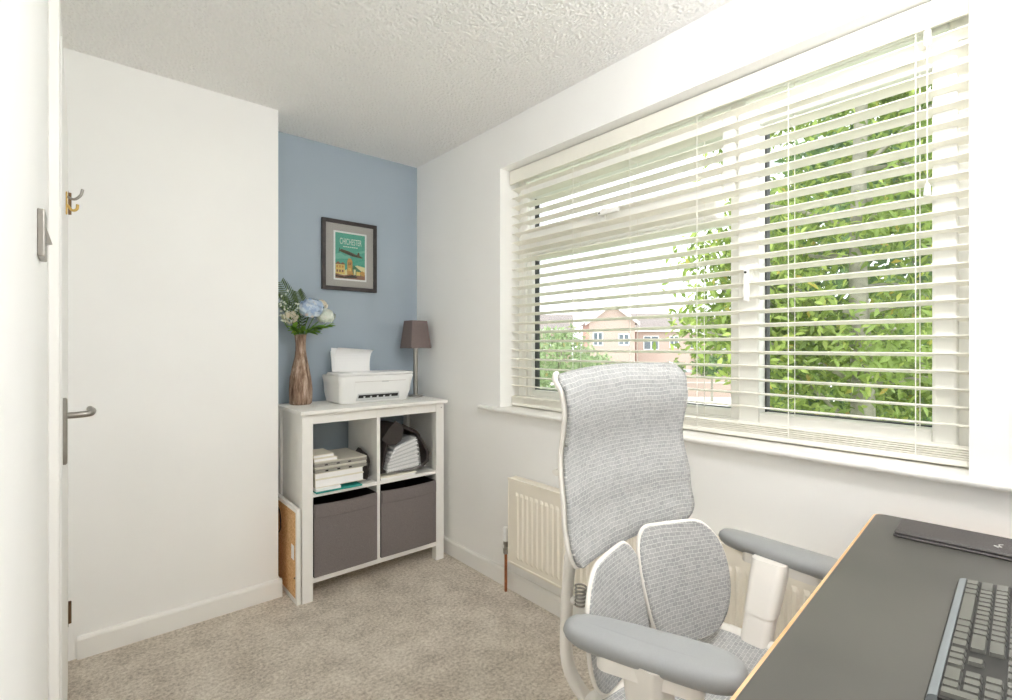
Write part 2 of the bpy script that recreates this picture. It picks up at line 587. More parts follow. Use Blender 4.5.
XF0, XF1, XG = 1.80, 1.87, 1.848
w1 = bpy.data.objects.new('window_1', None); COL.objects.link(w1); w1.location = (XF0, RY1, .915)
tag(w1, 'white plastic framed window with fixed pane, top vent and side casement', None, kind='structure')


def bars(y0, y1, z0, z1, wl_, wr, wb, wt, x0, x1, bev=.006):
    """a rectangular frame; y0<y1; wl_ is the bar at y1 (left in view), wr at y0"""
    bm = bmesh.new()
    box(bm, x0, x1, y1 - wl_, y1, z0, z1, bev); box(bm, x0, x1, y0, y0 + wr, z0, z1, bev)
    box(bm, x0, x1, y0 + wr, y1 - wl_, z0, z0 + wb, bev); box(bm, x0, x1, y0 + wr, y1 - wl_, z1 - wt, z1, bev)
    return bm


obj('outer_frame', bars(RY0, RY1, .915, RZ1, .055, .055, .06, .06, XF0, XF1), 'upvc', w1)
obj('mullion', nb(XF0, XF1, .79, .846, .97, 2.11, .006), 'upvc', w1)
obj('transom', nb(XF0, XF1, .90, 1.95, 1.715, 1.795, .006), 'upvc', w1)
obj('glazing_bead', bars(.82, 1.95, .97, 1.718, .045, .027, .035, .03, XF0 + .012, XF1 - .004, .008), 'upvc', w1)
sash = obj('casement_sash', bars(.225, .81, .955, 2.06, .072, .053, .05, .058, XF0 - .022, XF1 - .01, .008), 'upvc', w1)
vent = obj('vent_sash', bars(.82, 1.965, 1.79, 2.075, .06, .047, .06, .06, XF0 - .022, XF1 - .01, .008), 'upvc', w1)
for nm, par, (a, b, c, d) in (('pane', w1, (.845, 1.905, 1.003, 1.69)), ('pane', sash, (.277, .739, 1.004, 2.003)), ('pane', vent, (.866, 1.906, 1.849, 2.016))):
    bm = bmesh.new()
    box(bm, XG - .016, XG + .014, b - .006, b + .016, c, d); box(bm, XG - .010, XG + .014, a, b - .006, c - .004, c + .004)
    obj('gasket', bm, 'gasket', par)
    obj(nm, nb(XG - .003, XG + .003, a - .003, b + .003, c - .003, d + .003), 'glass', par)
for par, (y, z, ln) in ((sash, (.765, 1.49, .10)), (vent, (1.40, 1.822, .0))):
    bm = bmesh.new()
    box(bm, XF0 - .034, XF0 - .02, y - .012, y + .012, z - .03, z + .03, .004)
    if ln:
        box(bm, XF0 - .055, XF0 - .034, y - .008, y + .008, z - .012, z + .012, .004)
        box(bm, XF0 - .06, XF0 - .046, y - .009, y + .009, z - ln, z + .014, .004)
    else:
        box(bm, XF0 - .055, XF0 - .034, y - .008, y + .008, z - .01, z + .01, .004)
        box(bm, XF0 - .06, XF0 - .046, y - .1, y + .012, z - .009, z + .009, .004)
    h_ = obj('window_handle', bm, 'upvc', par)
    bm = bmesh.new(); lathe(bm, [(.004, 0), (.004, .003)], (0, 0, 0), 10)
    xf(bm, bm.verts, Matrix.Translation((XF0 - .0605, y, z)) @ Matrix.Rotation(-PI / 2, 4, 'Y'))
    obj('lock_barrel', bm, 'black', h_)
for par, (a, b) in ((w1, (.95, 1.85)), (w1, (.30, .72))):
    bm = bmesh.new(); box(bm, XF0 - .012, XF0, a, b, 2.112, 2.138, .003)
    tv = obj('trickle_vent', bm, 'upvc', par)
    bm = bmesh.new()
    k = a + .03
    while k < b - .03:
        box(bm, XF0 - .0125, XF0 - .011, k, k + .05, 2.121, 2.128); k += .07
    obj('vent_slots', bm, 'gasket', tv)

# ------------------------------------------------------------------ venetian blind
BY0, BY1 = 0.198, 1.992
vb = thing('venetian_blind', 'cream slatted venetian blind hanging lowered across the whole window', 'blind', (1.765, 1.095, .925))
obj('valance', nb(1.728, 1.738, BY0, BY1, 2.090, 2.160, .003), 'slat', vb)
obj('headrail', nb(1.740, 1.792, BY0 + .01, BY1 - .01, 2.115, 2.160), 'slat', vb)
sl_w, sl_t, sl_c = 0.05, 0.003, 0.003
bm = bmesh.new()
pr = []
for k in range(7):
    u = k / 6 - .5; pr.append((u * sl_w, sl_c * (1 - 4 * u * u)))
sec = pr + [(a, b - sl_t) for a, b in pr[::-1]]
rings(bm, [[(a, y, b) for a, b in sec] for y in (-(BY1 - BY0) / 2, (BY1 - BY0) / 2)])
for f in bm.faces: f.smooth = False
sm = bpy.data.meshes.new('slat'); bmesh.ops.recalc_face_normals(bm, faces=bm.faces); bm.to_mesh(sm); bm.free(); sm.materials.append(M['slat'])
XS = 1.768
zs, tilt = 2.064, math.radians(10)
z = zs
slz = []
while z > 0.985:
    slz.append(z); z -= .0472
for z in slz:
    o = link_mesh('slat', sm, vb, Vector((XS, (BY0 + BY1) / 2, z)) - wl(vb), (0, tilt, 0))
for k in range(5):
    link_mesh('slat', sm, vb, Vector((XS, (BY0 + BY1) / 2, .9435 + k * .0062)) - wl(vb), (0, 0, 0))
obj('bottom_rail', nb(XS - .026, XS + .026, BY0, BY1, .921, .939, .004), 'slat', vb)
for y in (1.90, 1.556, 1.24, .943, .629, .306):
    bm = bmesh.new()
    for x in (XS - .0275, XS + .0275):
        box(bm, x - .0007, x + .0007, y - .0012, y + .0012, .93, 2.12)
    for z in slz:
        box(bm, XS - .0275, XS + .0275, y - .0006, y + .0006, z - .0075, z - .0065)
    obj('ladder_cord', bm, 'cord', vb)
bm = bmesh.new()
box(bm, 1.733, 1.7352, .279, .2812, 1.66, 2.095)
tc = obj('pull_cord', bm, 'cord', vb)
bm = bmesh.new(); lathe(bm, [(.003, .045), (.0085, .04), (.0085, .004), (.006, 0)], (1.734, .28, 2.045), 12)
obj('cord_connector', bm, 'plastic', tc, smooth=.7)
bm = bmesh.new(); lathe(bm, [(.003, .035), (.006, .03), (.009, .004), (.006, 0)], (1.734, .28, 1.64), 12)
obj('cord_tassel', bm, 'plastic', tc, smooth=.7)

# ------------------------------------------------------------------ radiator
RX0, RY_0, RY_1, RB, RT = 1.598, 0.42, 1.862, 0.175, 0.585
rad = thing('radiator', 'cream panel radiator fixed under the window', 'radiator', (1.64, 1.14, .175))
bm = bmesh.new()
pitch = .0333
prof = [(RY_0, 0.0)]
y = RY_0 + .03
while y + pitch < RY_1 - .02:
    prof += [(y, 0.0), (y + .007, .006), (y + .016, .006), (y + .023, 0.0)]
    y += pitch
prof += [(RY_1, 0.0)]


def rad_row(z, k):
    return [(RX0 + .008 - q * k, yy, z) for yy, q in prof]


rings(bm, [rad_row(RB, 0), rad_row(RB + .025, 0), rad_row(RB + .04, 1), rad_row(RT - .075, 1), rad_row(RT - .06, 0), rad_row(RT - .004, 0)], cap=False, closed=False)
obj('front_panel', bm, 'radiator', rad)
obj('back_panel', nb(1.645, 1.656, RY_0 + .005, RY_1 - .005, RB + .005, RT - .01), 'radiator', rad)
for y in (RY_0, RY_1 - .004):
    obj('side_panel', nb(RX0 + .006, 1.656, y, y + .004, RB, RT, .001), 'radiator', rad)
bm = bmesh.new()
box(bm, RX0 + .004, RX0 + .014, RY_0, RY_1, RT - .006, RT + .002, .001)
box(bm, 1.648, 1.657, RY_0, RY_1, RT - .006, RT + .002, .001)
y = RY_0
while y < RY_1:
    box(bm, RX0 + .012, 1.65, y, y + .005, RT - .003, RT + .001); y += .013
obj('top_grille', bm, 'radiator', rad)
obj('roll_seam', nb(RX0 + .006, RX0 + .03, RY_0 + .01, RY_1 - .01, RB - .008, RB + .003, .002), 'radiator', rad)
VY = 1.905
bm = bmesh.new(); lathe(bm, [(.0075, 0.0), (.0075, .20)], (1.628, VY, 0), 14)
obj('pipe', bm, 'copper', rad, smooth=.7)
bm = bmesh.new(); lathe(bm, [(.012, .19), (.014, .195), (.014, .215), (.010, .217), (.010, .235), (.013, .237), (.013, .255), (.010, .257)], (1.628, VY, 0), 14)
tube(bm, [(1.628, VY, .225), (1.628, VY - .045, .225)], .009, 10)
vv = obj('valve_body', bm, 'chrome', rad, smooth=.6)
bm = bmesh.new(); lathe(bm, [(.015, .255), (.0165, .26), (.0165, .285), (.015, .287), (.015, .315), (.012, .322), (.008, .323)], (1.628, VY, 0), 16)
obj('valve_cap', bm, 'plastic', vv, smooth=.6)
bm = bmesh.new(); lathe(bm, [(.006, 0), (.006, .012)], (0, 0, 0), 10); xf(bm, bm.verts, Matrix.Translation((RX0 + .03, RY_1 - .03, RB - .012)))
obj('plug', bm, 'gasket', rad)

# ------------------------------------------------------------------ shelf unit in the alcove
BT, BXL, BXR, BF, BB = .925, .802, 1.606, 2.435, 2.822
sh = thing('shelf_unit', 'white wooden cube shelf unit with four compartments against the blue wall', 'shelf unit', ((BXL + BXR) / 2, (BF + BB) / 2, 0))
obj('top_board', nb(BXL - .014, BXR + .014, BF - .024, BB + .006, BT - .018, BT, .003), 'white_wood', sh)
for x in (BXL, BXR - .052):
    for y in (BF, BB - .045):
        obj('leg', nb(x, x + .052, y, y + .045, 0, BT - .018, .002), 'white_wood', sh)
for x in (BXL + .012, BXR - .03):
    obj('side_panel', nb(x, x + .018, BF + .045, BB - .045, .10, BT - .018), 'white_wood', sh)
for y in (BF + .006, BB - .024):
    obj('top_rail', nb(BXL + .052, BXR - .052, y, y + .018, BT - .068, BT - .018), 'white_wood', sh)
obj('bottom_shelf', nb(BXL + .03, BXR - .03, BF + .004, BB - .01, .085, .112, .001), 'white_wood', sh)
obj('middle_shelf', nb(BXL + .03, BXR - .03, BF + .006, BB - .01, .50, .518, .001), 'white_wood', sh)
obj('divider', nb(1.189, 1.207, BF + .004, BB - .01, .112, BT - .018, .001), 'white_wood', sh)
bm = bmesh.new(); lathe(bm, [(.004, 0), (.004, .002)], (0, 0, 0), 8)
xf(bm, bm.verts, Matrix.Translation((BXR - .018, BF - .001, BT - .045)) @ Matrix.Rotation(PI / 2, 4, 'X'))
obj('screw_cap', bm, 'mat', sh)


def fabric_box(x0, x1, label, tilt_):
    h = .352
    t = thing('storage_box', label, 'storage box', ((x0 + x1) / 2, BF - .004, .1125), 'fabric storage boxes')
    bm = bmesh.new()
    y0, y1 = BF - .004, BB - .03
    zt = .1125 + h
    # open box with thick fabric walls, front slightly bowed
    nx = 8
    for i in range(nx):
        pass
    fr = []
    for z_ in (.1125, .20, .30, .40, zt):
        row = []
        for i in range(nx + 1):
            u = i / nx
            bow = .010 * math.sin(PI * u) * math.sin(PI * min(1, (z_ - .1125) / h * .9 + .1))
            sag = -.006 * math.sin(PI * u) if z_ == zt else 0
            row.append((x0 + (x1 - x0) * u, y0 - bow, z_ + sag))
        fr.append(row)
    back = [[(p[0], p[1] + .008, p[2]) for p in r] for r in fr]
    rings(bm, [a + b[::-1] for a, b in zip(fr, back)])
    obj('front_panel', bm, 'boxfab', t, smooth=.5)
    bm = bmesh.new()
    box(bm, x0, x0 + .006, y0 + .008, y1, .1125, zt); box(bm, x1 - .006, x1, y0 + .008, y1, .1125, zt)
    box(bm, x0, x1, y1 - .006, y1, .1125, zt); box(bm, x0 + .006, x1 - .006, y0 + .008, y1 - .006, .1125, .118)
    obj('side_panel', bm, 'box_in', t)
    # folded hem with stitching line across the front
    bm = bmesh.new()
    a, b = [], []
    for i in range(nx + 1):
        u = i / nx
        bw = .010 * math.sin(PI * u) * math.sin(PI * .93)
        a.append((x0 + .003 + (x1 - x0 - .006) * u, y0 - bw - .0065, zt - .012 - .006 * math.sin(PI * u)))
    rings(bm, [[(p[0], p[1] + o1, p[2] + o2) for p in a] + [(p[0], p[1] + .008, p[2] + o2) for p in a[::-1]] for o1, o2 in ((.003, -.052), (0, -.05), (0, .0), (.003, .010))])
    obj('hem_band', bm, 'boxfab', t, smooth=.5)
    return t


fabric_box(.858, 1.186, 'grey fabric storage box under the stack of laptops', 0)
fabric_box(1.210, 1.550, 'grey fabric storage box under the black bag', 0)

# cork board leaning in the gap
cb = thing('cork_board', 'white framed cork board standing on edge beside the shelf unit', 'notice board', (.787, 2.58, 0))
obj('cork_panel', nb(.782, .790, 2.452, 2.80, .02, .44), 'cork', cb)
bm = bmesh.new()
for (a, b, c, d) in ((2.437, 2.457, 0.002, .458), (2.793, 2.813, 0.002, .458)):
    box(bm, .778, .796, a, b, c, d, .001)
for (c, d) in ((.002, .022), (.438, .458)):
    box(bm, .778, .796, 2.457, 2.793, c, d, .001)
obj('frame', bm, 'white_wood', cb)
obj('paper_note', nb(.7812, .782, 2.49, 2.53, .20, .27), 'paper', cb)
bm = bmesh.new(); lathe(bm, [(.004, 0), (.005, .004), (.002, .006)], (0, 0, 0), 8)
xf(bm, bm.verts, Matrix.Translation((.782, 2.475, .12)) @ Matrix.Rotation(-PI / 2, 4, 'Y'))
obj('push_pin', bm, 'darkmetal', cb)

# left upper compartment: papers and laptops
ZS = .5182
single('card_folder', nb(.866, 1.10, BF - .012, 2.70, ZS, ZS + .008, .001), 'teal', 'thin teal card folder jutting out lowest in the left compartment', 'folder', (.98, 2.56, ZS))
single('paper_pad', nb(.866, .99, BF - .006, 2.66, ZS + .0083, ZS + .022, .001), 'paper', 'white paper pad on the teal folder, under the ring binders', 'paper pad', (.92, 2.55, ZS + .0083))
zq = ZS + .0223


def binder(name, x0, x1, y0, y1, z0, h, cover, label, cat):
    t = thing(name, label, cat, ((x0 + x1) / 2, (y0 + y1) / 2, z0))
    obj('pages', nb(x0 + .002, x1 - .004, y0 + .003, y1 - .004, z0 + .003, z0 + h - .003), 'paper', t)
    bm = bmesh.new()
    box(bm, x0, x1, y0, y1, z0, z0 + .003); box(bm, x0, x1, y0, y1, z0 + h - .003, z0 + h)
    box(bm, x0, x0 + .002, y0, y1, z0, z0 + h)
    obj('cover', bm, cover, t)
    return t


binder('ring_binder', .868, 1.118, BF + .01, 2.74, zq, .040, 'cream_cover', 'thick cream ring binder lowest in the laptop stack', 'binder')
binder('document_wallet', .868, 1.118, BF + .014, 2.74, zq + .0402, .030, 'cream_cover', 'cream document wallet between thick binder and laptops', 'wallet')


def laptop(x0, x1, y0, y1, z0, h, label):
    t = thing('laptop', label, 'laptop', ((x0 + x1) / 2, (y0 + y1) / 2, z0), 'old laptops on the shelf')
    obj('base', nb(x0, x1, y0, y1, z0, z0 + h * .58, .002), 'laptop_dark', t)
    obj('lid', nb(x0, x1, y0, y1, z0 + h * .64, z0 + h, .003), 'laptop', t)
    obj('hinge_bar', nb(x0 + .03, x1 - .03, y1 - .02, y1 - .008, z0 + h * .5, z0 + h * .7), 'black', t)
    for k in range(3):
        obj('port', nb(x0 + .05 + .06 * k, x0 + .065 + .06 * k, y0 - .0006, y0 + .002, z0 + h * .18, z0 + h * .42), 'black', t)
    return t


laptop(.868, 1.135, BF + .012, 2.70, zq + .0704, .028, 'closed grey laptop with ports, beneath the thinner laptop')
laptop(.868, 1.14, BF + .02, 2.72, zq + .0986, .024, 'closed beige grey laptop topmost of the two laptops')
binder('note_book', .866, .985, BF + .022, 2.64, zq + .1228, .018, 'cream_cover', 'cream notebook on the laptops against the left side', 'notebook')
binder('address_book', .866, .97, BF + .03, 2.62, zq + .1410, .016, 'cream_cover', 'small cream book topmost in the left compartment', 'book')

# black pouch behind the laptops
bm = bmesh.new()
bmesh.ops.create_icosphere(bm, subdivisions=3, radius=1)
for q in bm.verts:
    w = 1 + .18 * math.sin(5 * q.co.x + 3 * q.co.z) * math.cos(4 * q.co.y)
    q.co = Vector((1.155 + q.co.x * .026 * w, 2.57 + q.co.y * .10 * w, max(ZS + .0005, ZS + .075 + q.co.z * .082 * w)))
single('cable_pouch', bm, 'nylon', 'crumpled black pouch wedged beside the laptops', 'pouch', (1.155, 2.57, ZS), smooth=1.0)

# right compartment: magazines, bag with papers
single('magazine', nb(1.212, 1.42, BF + .004, 2.72, ZS, ZS + .010, .001), 'paper', 'white magazine lowest under the black bag', 'magazine', (1.32, 2.57, ZS), 'magazines under the bag')
single('magazine', nb(1.214, 1.43, BF + .012, 2.73, ZS + .0102, ZS + .018, .001), 'cream_cover', 'cream magazine directly under the black bag', 'magazine', (1.32, 2.57, ZS + .0102), 'magazines under the bag')
bag = thing('laptop_bag', 'open black nylon bag on its side in the right compartment', 'bag', (1.38, 2.60, ZS + .0185))
bm = bmesh.new()
prf = [(1.222, .545), (1.235, .62), (1.25, .70), (1.275, .775), (1.31, .815), (1.35, .80), (1.40, .778), (1.445, .755), (1.485, .70), (1.525, .625), (1.520, .575), (1.48, .548), (1.40, .538)]
cx, cz = 1.38, .66
rsn = []
for (yy, k, g) in ((BF + .03, .98, 0), (BF + .045, 1.0, 0), (2.58, 1.0, .0), (2.68, .93, 0), (2.735, .72, 0), (2.75, .4, 0)):
    rsn.append([(cx + (a - cx) * k, yy + .012 * math.sin(9 * a + 7 * b), max(.5385, cz + (b - cz) * k)) for a, b in prf])
inner = []
for (yy, k) in ((BF + .034, .87), (2.56, .86), (2.66, .7)):
    inner.append([(cx + (a - cx) * k, yy + .012 * math.sin(9 * a + 7 * b), max(.544, cz + (b - cz) * k)) for a, b in prf])
rings(bm, inner[::-1] + rsn, True)
obj('bag_shell', bm, 'nylon', bag, smooth=.9)
bm = bmesh.new()
fl = [(1.228, BF + .024, .735), (1.262, BF + .012, .79), (1.30, BF + .006, .828), (1.345, BF + .010, .80), (1.355, BF + .02, .77), (1.335, BF + .012, .715), (1.30, BF + .006, .70), (1.262, BF + .012, .70)]
prism(bm, fl, (0, .01, 0))
obj('flap', bm, 'nylon', bag, smooth=.5)
bm = bmesh.new()
tube(bm, curve_pts([(1.345, BF + .02, .805), (1.37, BF + .008, .79), (1.40, BF + .008, .775), (1.43, BF + .010, .758), (1.455, BF + .02, .735)], 6), .010, 8, flat=.3)
obj('strap', bm, 'nylon', bag, smooth=.8)
pk = thing('paper_bundle', 'bundle of white papers in clear plastic sticking out of the black bag', 'papers', (1.37, 2.55, .5385))
random.seed(3)
for k in range(22):
    u = k / 21
    zz = .552 + u * .125
    w0, w1_ = 1.262 + .045 * u * u, 1.452 - .012 * abs(u - .3)
    bm = bmesh.new()
    box(bm, w0 + random.uniform(-.006, .006), w1_ + random.uniform(-.004, .008), BF + .022 + random.uniform(0, .008), 2.62, zz, zz + .0045)
    mtx = Matrix.Translation((1.30, 0, zz)) @ Matrix.Rotation(-math.radians(2 + 15 * u), 4, 'Y') @ Matrix.Translation((-1.30, 0, -zz))
    xf(bm, bm.verts, mtx)
    obj('paper_sheet', bm, 'paper' if k % 3 else 'plastic_grey', pk)
bm = bmesh.new()
cv = [(1.252, .544), (1.262, .600), (1.31, .66), (1.37, .70), (1.42, .736), (1.444, .70), (1.458, .62), (1.462, .56), (1.43, .546)]
rings(bm, [[(a, BF + .016, b) for a, b in cv], [(a, 2.6, b) for a, b in cv]], cap=True)
obj('plastic_sleeve', bm, 'clear', pk, smooth=.5)

# ------------------------------------------------------------------ picture on the blue wall
PX0, PX1, PZ0, PZ1, PYF = 1.043, 1.379, 1.562, 1.972, 2.828
pic = thing('framed_picture', 'dark framed travel poster with an aeroplane on the blue wall', 'picture', ((PX0 + PX1) / 2, YB, PZ0))
bm = bmesh.new()
fw = .022
for (a, b, c, d) in ((PX0, PX0 + fw, PZ0, PZ1), (PX1 - fw, PX1, PZ0, PZ1), (PX0 + fw, PX1 - fw, PZ0, PZ0 + fw), (PX0 + fw, PX1 - fw, PZ1 - fw, PZ1)):
    box(bm, a, b, PYF, YB - .001, c, d, .002)
obj('frame', bm, 'frame', pic)
obj('mount', nb(PX0 + fw, PX1 - fw, PYF + .008, YB - .004, PZ0 + fw, PZ1 - fw), 'mat', pic)
ax0, ax1, az0, az1 = PX0 + .068, PX1 - .066, PZ0 + .060, PZ1 - .064
art = obj('poster', nb(ax0, ax1, PYF + .0065, PYF + .008, az0, az1), 'paper', pic)
POS = {'p_sky': srgb(92, 178, 158), 'p_sky2': srgb(122, 196, 178), 'p_yellow': srgb(236, 208, 128), 'p_ochre': srgb(206, 158, 92), 'p_brown': srgb(150, 108, 92),
       'p_dark': srgb(62, 62, 54), 'p_green': srgb(88, 138, 110), 'p_pale': srgb(232, 226, 178), 'p_white': srgb(236, 240, 236), 'p_plane': srgb(96, 84, 62)}
for k_, c_ in POS.items():
    M[k_] = plain(k_, c_, 0.6, nscale=80, amt=0.04)
AW, AH = ax1 - ax0, az1 - az0


def ink(name, pts, mat, lay):
    bm = bmesh.new()
    prism(bm, [(ax0 + u * AW, PYF + .0065 - lay * .0002, az0 + w * AH) for u, w in pts], (0, .00018, 0))
    obj(name, bm, mat, art)


ink('print_sky', [(.05, .035), (.95, .035), (.95, .965), (.05, .965)], 'p_sky', 1)
ink('print_cloud', [(.05, .52), (.2, .56), (.34, .5), (.5, .53), (.5, .46), (.05, .42)], 'p_sky2', 2)
ink('print_cloud', [(.66, .60), (.95, .66), (.95, .62), (.8, .58)], 'p_sky2', 2)
ink('print_field', [(.05, .035), (.95, .035), (.95, .30), (.7, .33), (.5, .26), (.3, .20), (.05, .22)], 'p_pale', 3)
ink('print_trees', [(.42, .10), (.95, .08), (.86, .2), (.74, .26), (.6, .33), (.48, .25)], 'p_green', 4)
ink('print_house', [(.06, .12), (.06, .33), (.13, .36), (.2, .33), (.33, .34), (.33, .12)], 'p_yellow', 4)
ink('print_tower', [(.40, .12), (.40, .40), (.44, .46), (.52, .46), (.56, .40), (.56, .2), (.6, .12)], 'p_ochre', 5)
for (u0, u1, w0, w1_, mt_) in ((.08, .13, .16, .21, 'p_brown'), (.16, .21, .16, .21, 'p_brown'), (.24, .29, .16, .21, 'p_brown'), (.08, .13, .25, .30, 'p_ochre'), (.16, .21, .25, .30, 'p_ochre'), (.24, .29, .25, .30, 'p_ochre'),
                              (.44, .47, .32, .38, 'p_brown'), (.49, .52, .32, .38, 'p_brown'), (.44, .47, .20, .26, 'p_yellow'), (.49, .52, .20, .26, 'p_yellow'), (.68, .80, .12, .20, 'p_yellow'), (.60, .66, .13, .24, 'p_pale')):
    ink('print_facade', [(u0, w0), (u1, w0), (u1, w1_), (u0, w1_)], mt_, 6)
ink('print_roof', [(.05, .33), (.13, .38), (.2, .34), (.2, .32), (.05, .32)], 'p_brown', 6)
ink('print_roof', [(.20, .33), (.27, .37), (.34, .33), (.34, .32), (.2, .32)], 'p_brown', 6)
ink('print_ground', [(.05, .035), (.95, .035), (.95, .15), (.75, .11), (.5, .13), (.3, .1), (.05, .13)], 'p_brown', 6)
ink('print_hedge', [(.05, .10), (.3, .07), (.55, .12), (.7, .09), (.7, .07), (.3, .045), (.05, .07)], 'p_dark', 7)
ink('print_tree', [(.94, .11), (.94, .2), (.85, .22), (.78, .17), (.84, .12)], 'p_ochre', 7)
ink('print_plane', [(.16, .60), (.22, .635), (.34, .62), (.48, .595), (.62, .56), (.70, .545), (.73, .60), (.77, .60), (.78, .535), (.88, .50), (.86, .485), (.7, .495), (.55, .505), (.36, .545), (.22, .575)], 'p_plane', 8)
ink('print_wing', [(.30, .585), (.46, .57), (.74, .51), (.70, .50), (.44, .535)], 'p_dark', 9)
ink('print_propeller', [(.145, .56), (.16, .55), (.185, .655), (.17, .66)], 'p_dark', 9)


def words(name, txt, w, h, cx, zc, lay, parent, mat):
    cu = bpy.data.curves.new(name, 'FONT'); cu.body = txt; cu.align_x = 'CENTER'; cu.align_y = 'CENTER'; cu.size = 1; cu.offset = .0
    tmp = bpy.data.objects.new(name, cu); COL.objects.link(tmp)
    dg = bpy.context.evaluated_depsgraph_get(); dg.update()
    me = bpy.data.meshes.new_from_object(tmp.evaluated_get(dg))
    bpy.data.objects.remove(tmp)
    xs = [q.co.x for q in me.vertices]; ys = [q.co.y for q in me.vertices]
    sx, sy = w / (max(xs) - min(xs)), h / (max(ys) - min(ys))
    mx_, my_ = (max(xs) + min(xs)) / 2, (max(ys) + min(ys)) / 2
    for q in me.vertices: q.co = Vector(((q.co.x - mx_) * sx, 0, (q.co.y - my_) * sy))
    me.materials.clear(); me.materials.append(M[mat])
    o = bpy.data.objects.new(name, me); COL.objects.link(o); o.parent = parent
    o.location = Vector((cx, PYF + .0064 - lay * .0002, zc)) - wl(parent)
    return o


words('print_lettering', 'CHICHESTER', AW * .66, AH * .125, ax0 + AW * .51, az0 + AH * .80, 8, art, 'p_white')
for k in range(7):
    ink('print_subtitle', [(.28 + .065 * k, .683), (.33 + .065 * k, .683), (.33 + .065 * k, .70), (.28 + .065 * k, .70)], 'p_white', 8)
obj('glazing', nb(PX0 + fw, PX1 - fw, PYF + .002, PYF + .0035, PZ0 + fw, PZ1 - fw), 'glass', pic)

# ------------------------------------------------------------------ vase and flowers
VX, VYY = .893, 2.735
vase = thing('vase', 'tall brown bark textured bottle vase on the shelf unit', 'vase', (VX, VYY, BT))
bm = bmesh.new()
prof = [(.050, 0), (.056, .006), (.058, .04), (.059, .08), (.054, .14), (.042, .20), (.031, .25), (.026, .29), (.026, .33), (.030, .365), (.031, .372)]
seg = 28
rs = []
for r, z_ in prof:
    rs.append([Vector((VX + math.cos(2 * PI * i / seg) * r * (1 + .03 * math.sin(7 * i + z_ * 30)), VYY + math.sin(2 * PI * i / seg) * r * (1 + .03 * math.sin(5 * i + z_ * 24)), BT + z_)) for i in range(seg)])
for r, z_ in ((.025, .370), (.021, .33), (.021, .25)):
    rs.append([Vector((VX + math.cos(2 * PI * i / seg) * r, VYY + math.sin(2 * PI * i / seg) * r, BT + z_)) for i in range(seg)])
rings(bm, rs)
obj('vase_body', bm, 'vase', vase, smooth=1.2)
VT = BT + .372


def petal(bm, c, d, up, ln, w, curl=.3, mat=0, n=4):
    """a small curved leaf or petal from c along d"""
    c, d, up = Vector(c), Vector(d).normalized(), Vector(up)
    s = d.cross(up)
    if s.length < 1e-4: s = d.cross(Vector((1, 0, 0)))
    s.normalize(); u = s.cross(d)
    prev = None
    for k in range(n + 1):
        t = k / n
        ww = w * math.sin(PI * min(.97, .08 + t * .9)) ** .8 * .5
        p = c + d * ln * t + u * (-curl * ln * t * t)
        a, m_, b = bm.verts.new(p - s * ww + u * ww * .25), bm.verts.new(p), bm.verts.new(p + s * ww + u * ww * .25)
        if prev:
            for q in ((prev[0], prev[1], m_, a), (prev[1], prev[2], b, m_)):
                f = bm.faces.new(q); f.material_index = mat; f.smooth = True
        prev = (a, m_, b)


def rdir(front=None):
    while True:
        q = Vector((random.uniform(-1, 1), random.uniform(-1, 1), random.uniform(-1, 1)))
        if .1 < q.length < 1:
            q.normalize()
            return q


def stem_to(parent, c, r=.003):
    bm = bmesh.new()
    tube(bm, curve_pts([(VX + random.uniform(-.012, .012), VYY + random.uniform(-.012, .012), VT - .10), (VX + (c.x - VX) * .25, VYY + (c.y - VYY) * .25, VT + .01), c], 6), r, 6)
    obj('stem', bm, 'stem', parent, smooth=.9)


def hydrangea(c, R, mat, label, nfl, fsz):
    c = Vector(c)
    t = thing('hydrangea', label, 'flower', c)
    bm = bmesh.new()
    for i in range(nfl):
        ph = math.acos(1 - 1.7 * (i + .5) / nfl); th = i * 2.39996
        d = Vector((math.sin(ph) * math.cos(th), math.sin(ph) * math.sin(th), math.cos(ph)))
        p = c + Vector((d.x * R, d.y * R, d.z * R * .82)) * random.uniform(.80, 1.14)
        a0 = random.uniform(0, PI)
        tx = d.orthogonal().normalized(); ty = d.cross(tx)
        for k in range(4):
            a = a0 + k * PI / 2
            dd = (tx * math.cos(a) + ty * math.sin(a)) * .95 + d * .28
            petal(bm, p, dd, d, fsz, fsz * .95, .25, n=2)
    obj('bloom', bm, mat, t)
    bm = bmesh.new(); bmesh.ops.create_icosphere(bm, subdivisions=2, radius=R * .66)
    bmesh.ops.translate(bm, verts=bm.verts, vec=c)
    obj('bloom_core', bm, mat, t)
    stem_to(t, c)
    return t


random.seed(11)
FY = 2.685
hydrangea(onY(311, 309, FY), .058, 'petal_blue', 'large pale blue hydrangea bloom in the bark vase', 85, .021)
hydrangea(onY(325.5, 316, FY + .01), .042, 'petal_white', 'greenish white hydrangea right of the blue bloom', 60, .019)
hydrangea(onY(321, 305, FY + .05), .030, 'petal_cream', 'cream hydrangea behind the blue and white blooms', 26, .014)

# rose
c = onY(290, 317, FY - .01)
rose = thing('rose', 'cream rose low on the left of the bouquet', 'flower', c)
bm = bmesh.new()
for ring, (nn, rr, ln, op) in enumerate(((4, .005, .024, .2), (5, .011, .026, .35), (6, .017, .026, .6), (7, .022, .024, .9))):
    for k in range(nn):
        a = 2 * PI * k / nn + ring * .5
        d = Vector((math.cos(a), math.sin(a), 0))
        ax = Vector((-.35, -.75, .55)).normalized()
        e1 = ax.orthogonal().normalized(); e2 = ax.cross(e1)
        rd = e1 * math.cos(a) + e2 * math.sin(a)
        petal(bm, c + rd * rr - ax * .012, ax + rd * op, rd, ln, .03, -.25, n=3)
obj('petals', bm, 'petal_cream', rose)
stem_to(rose, c)

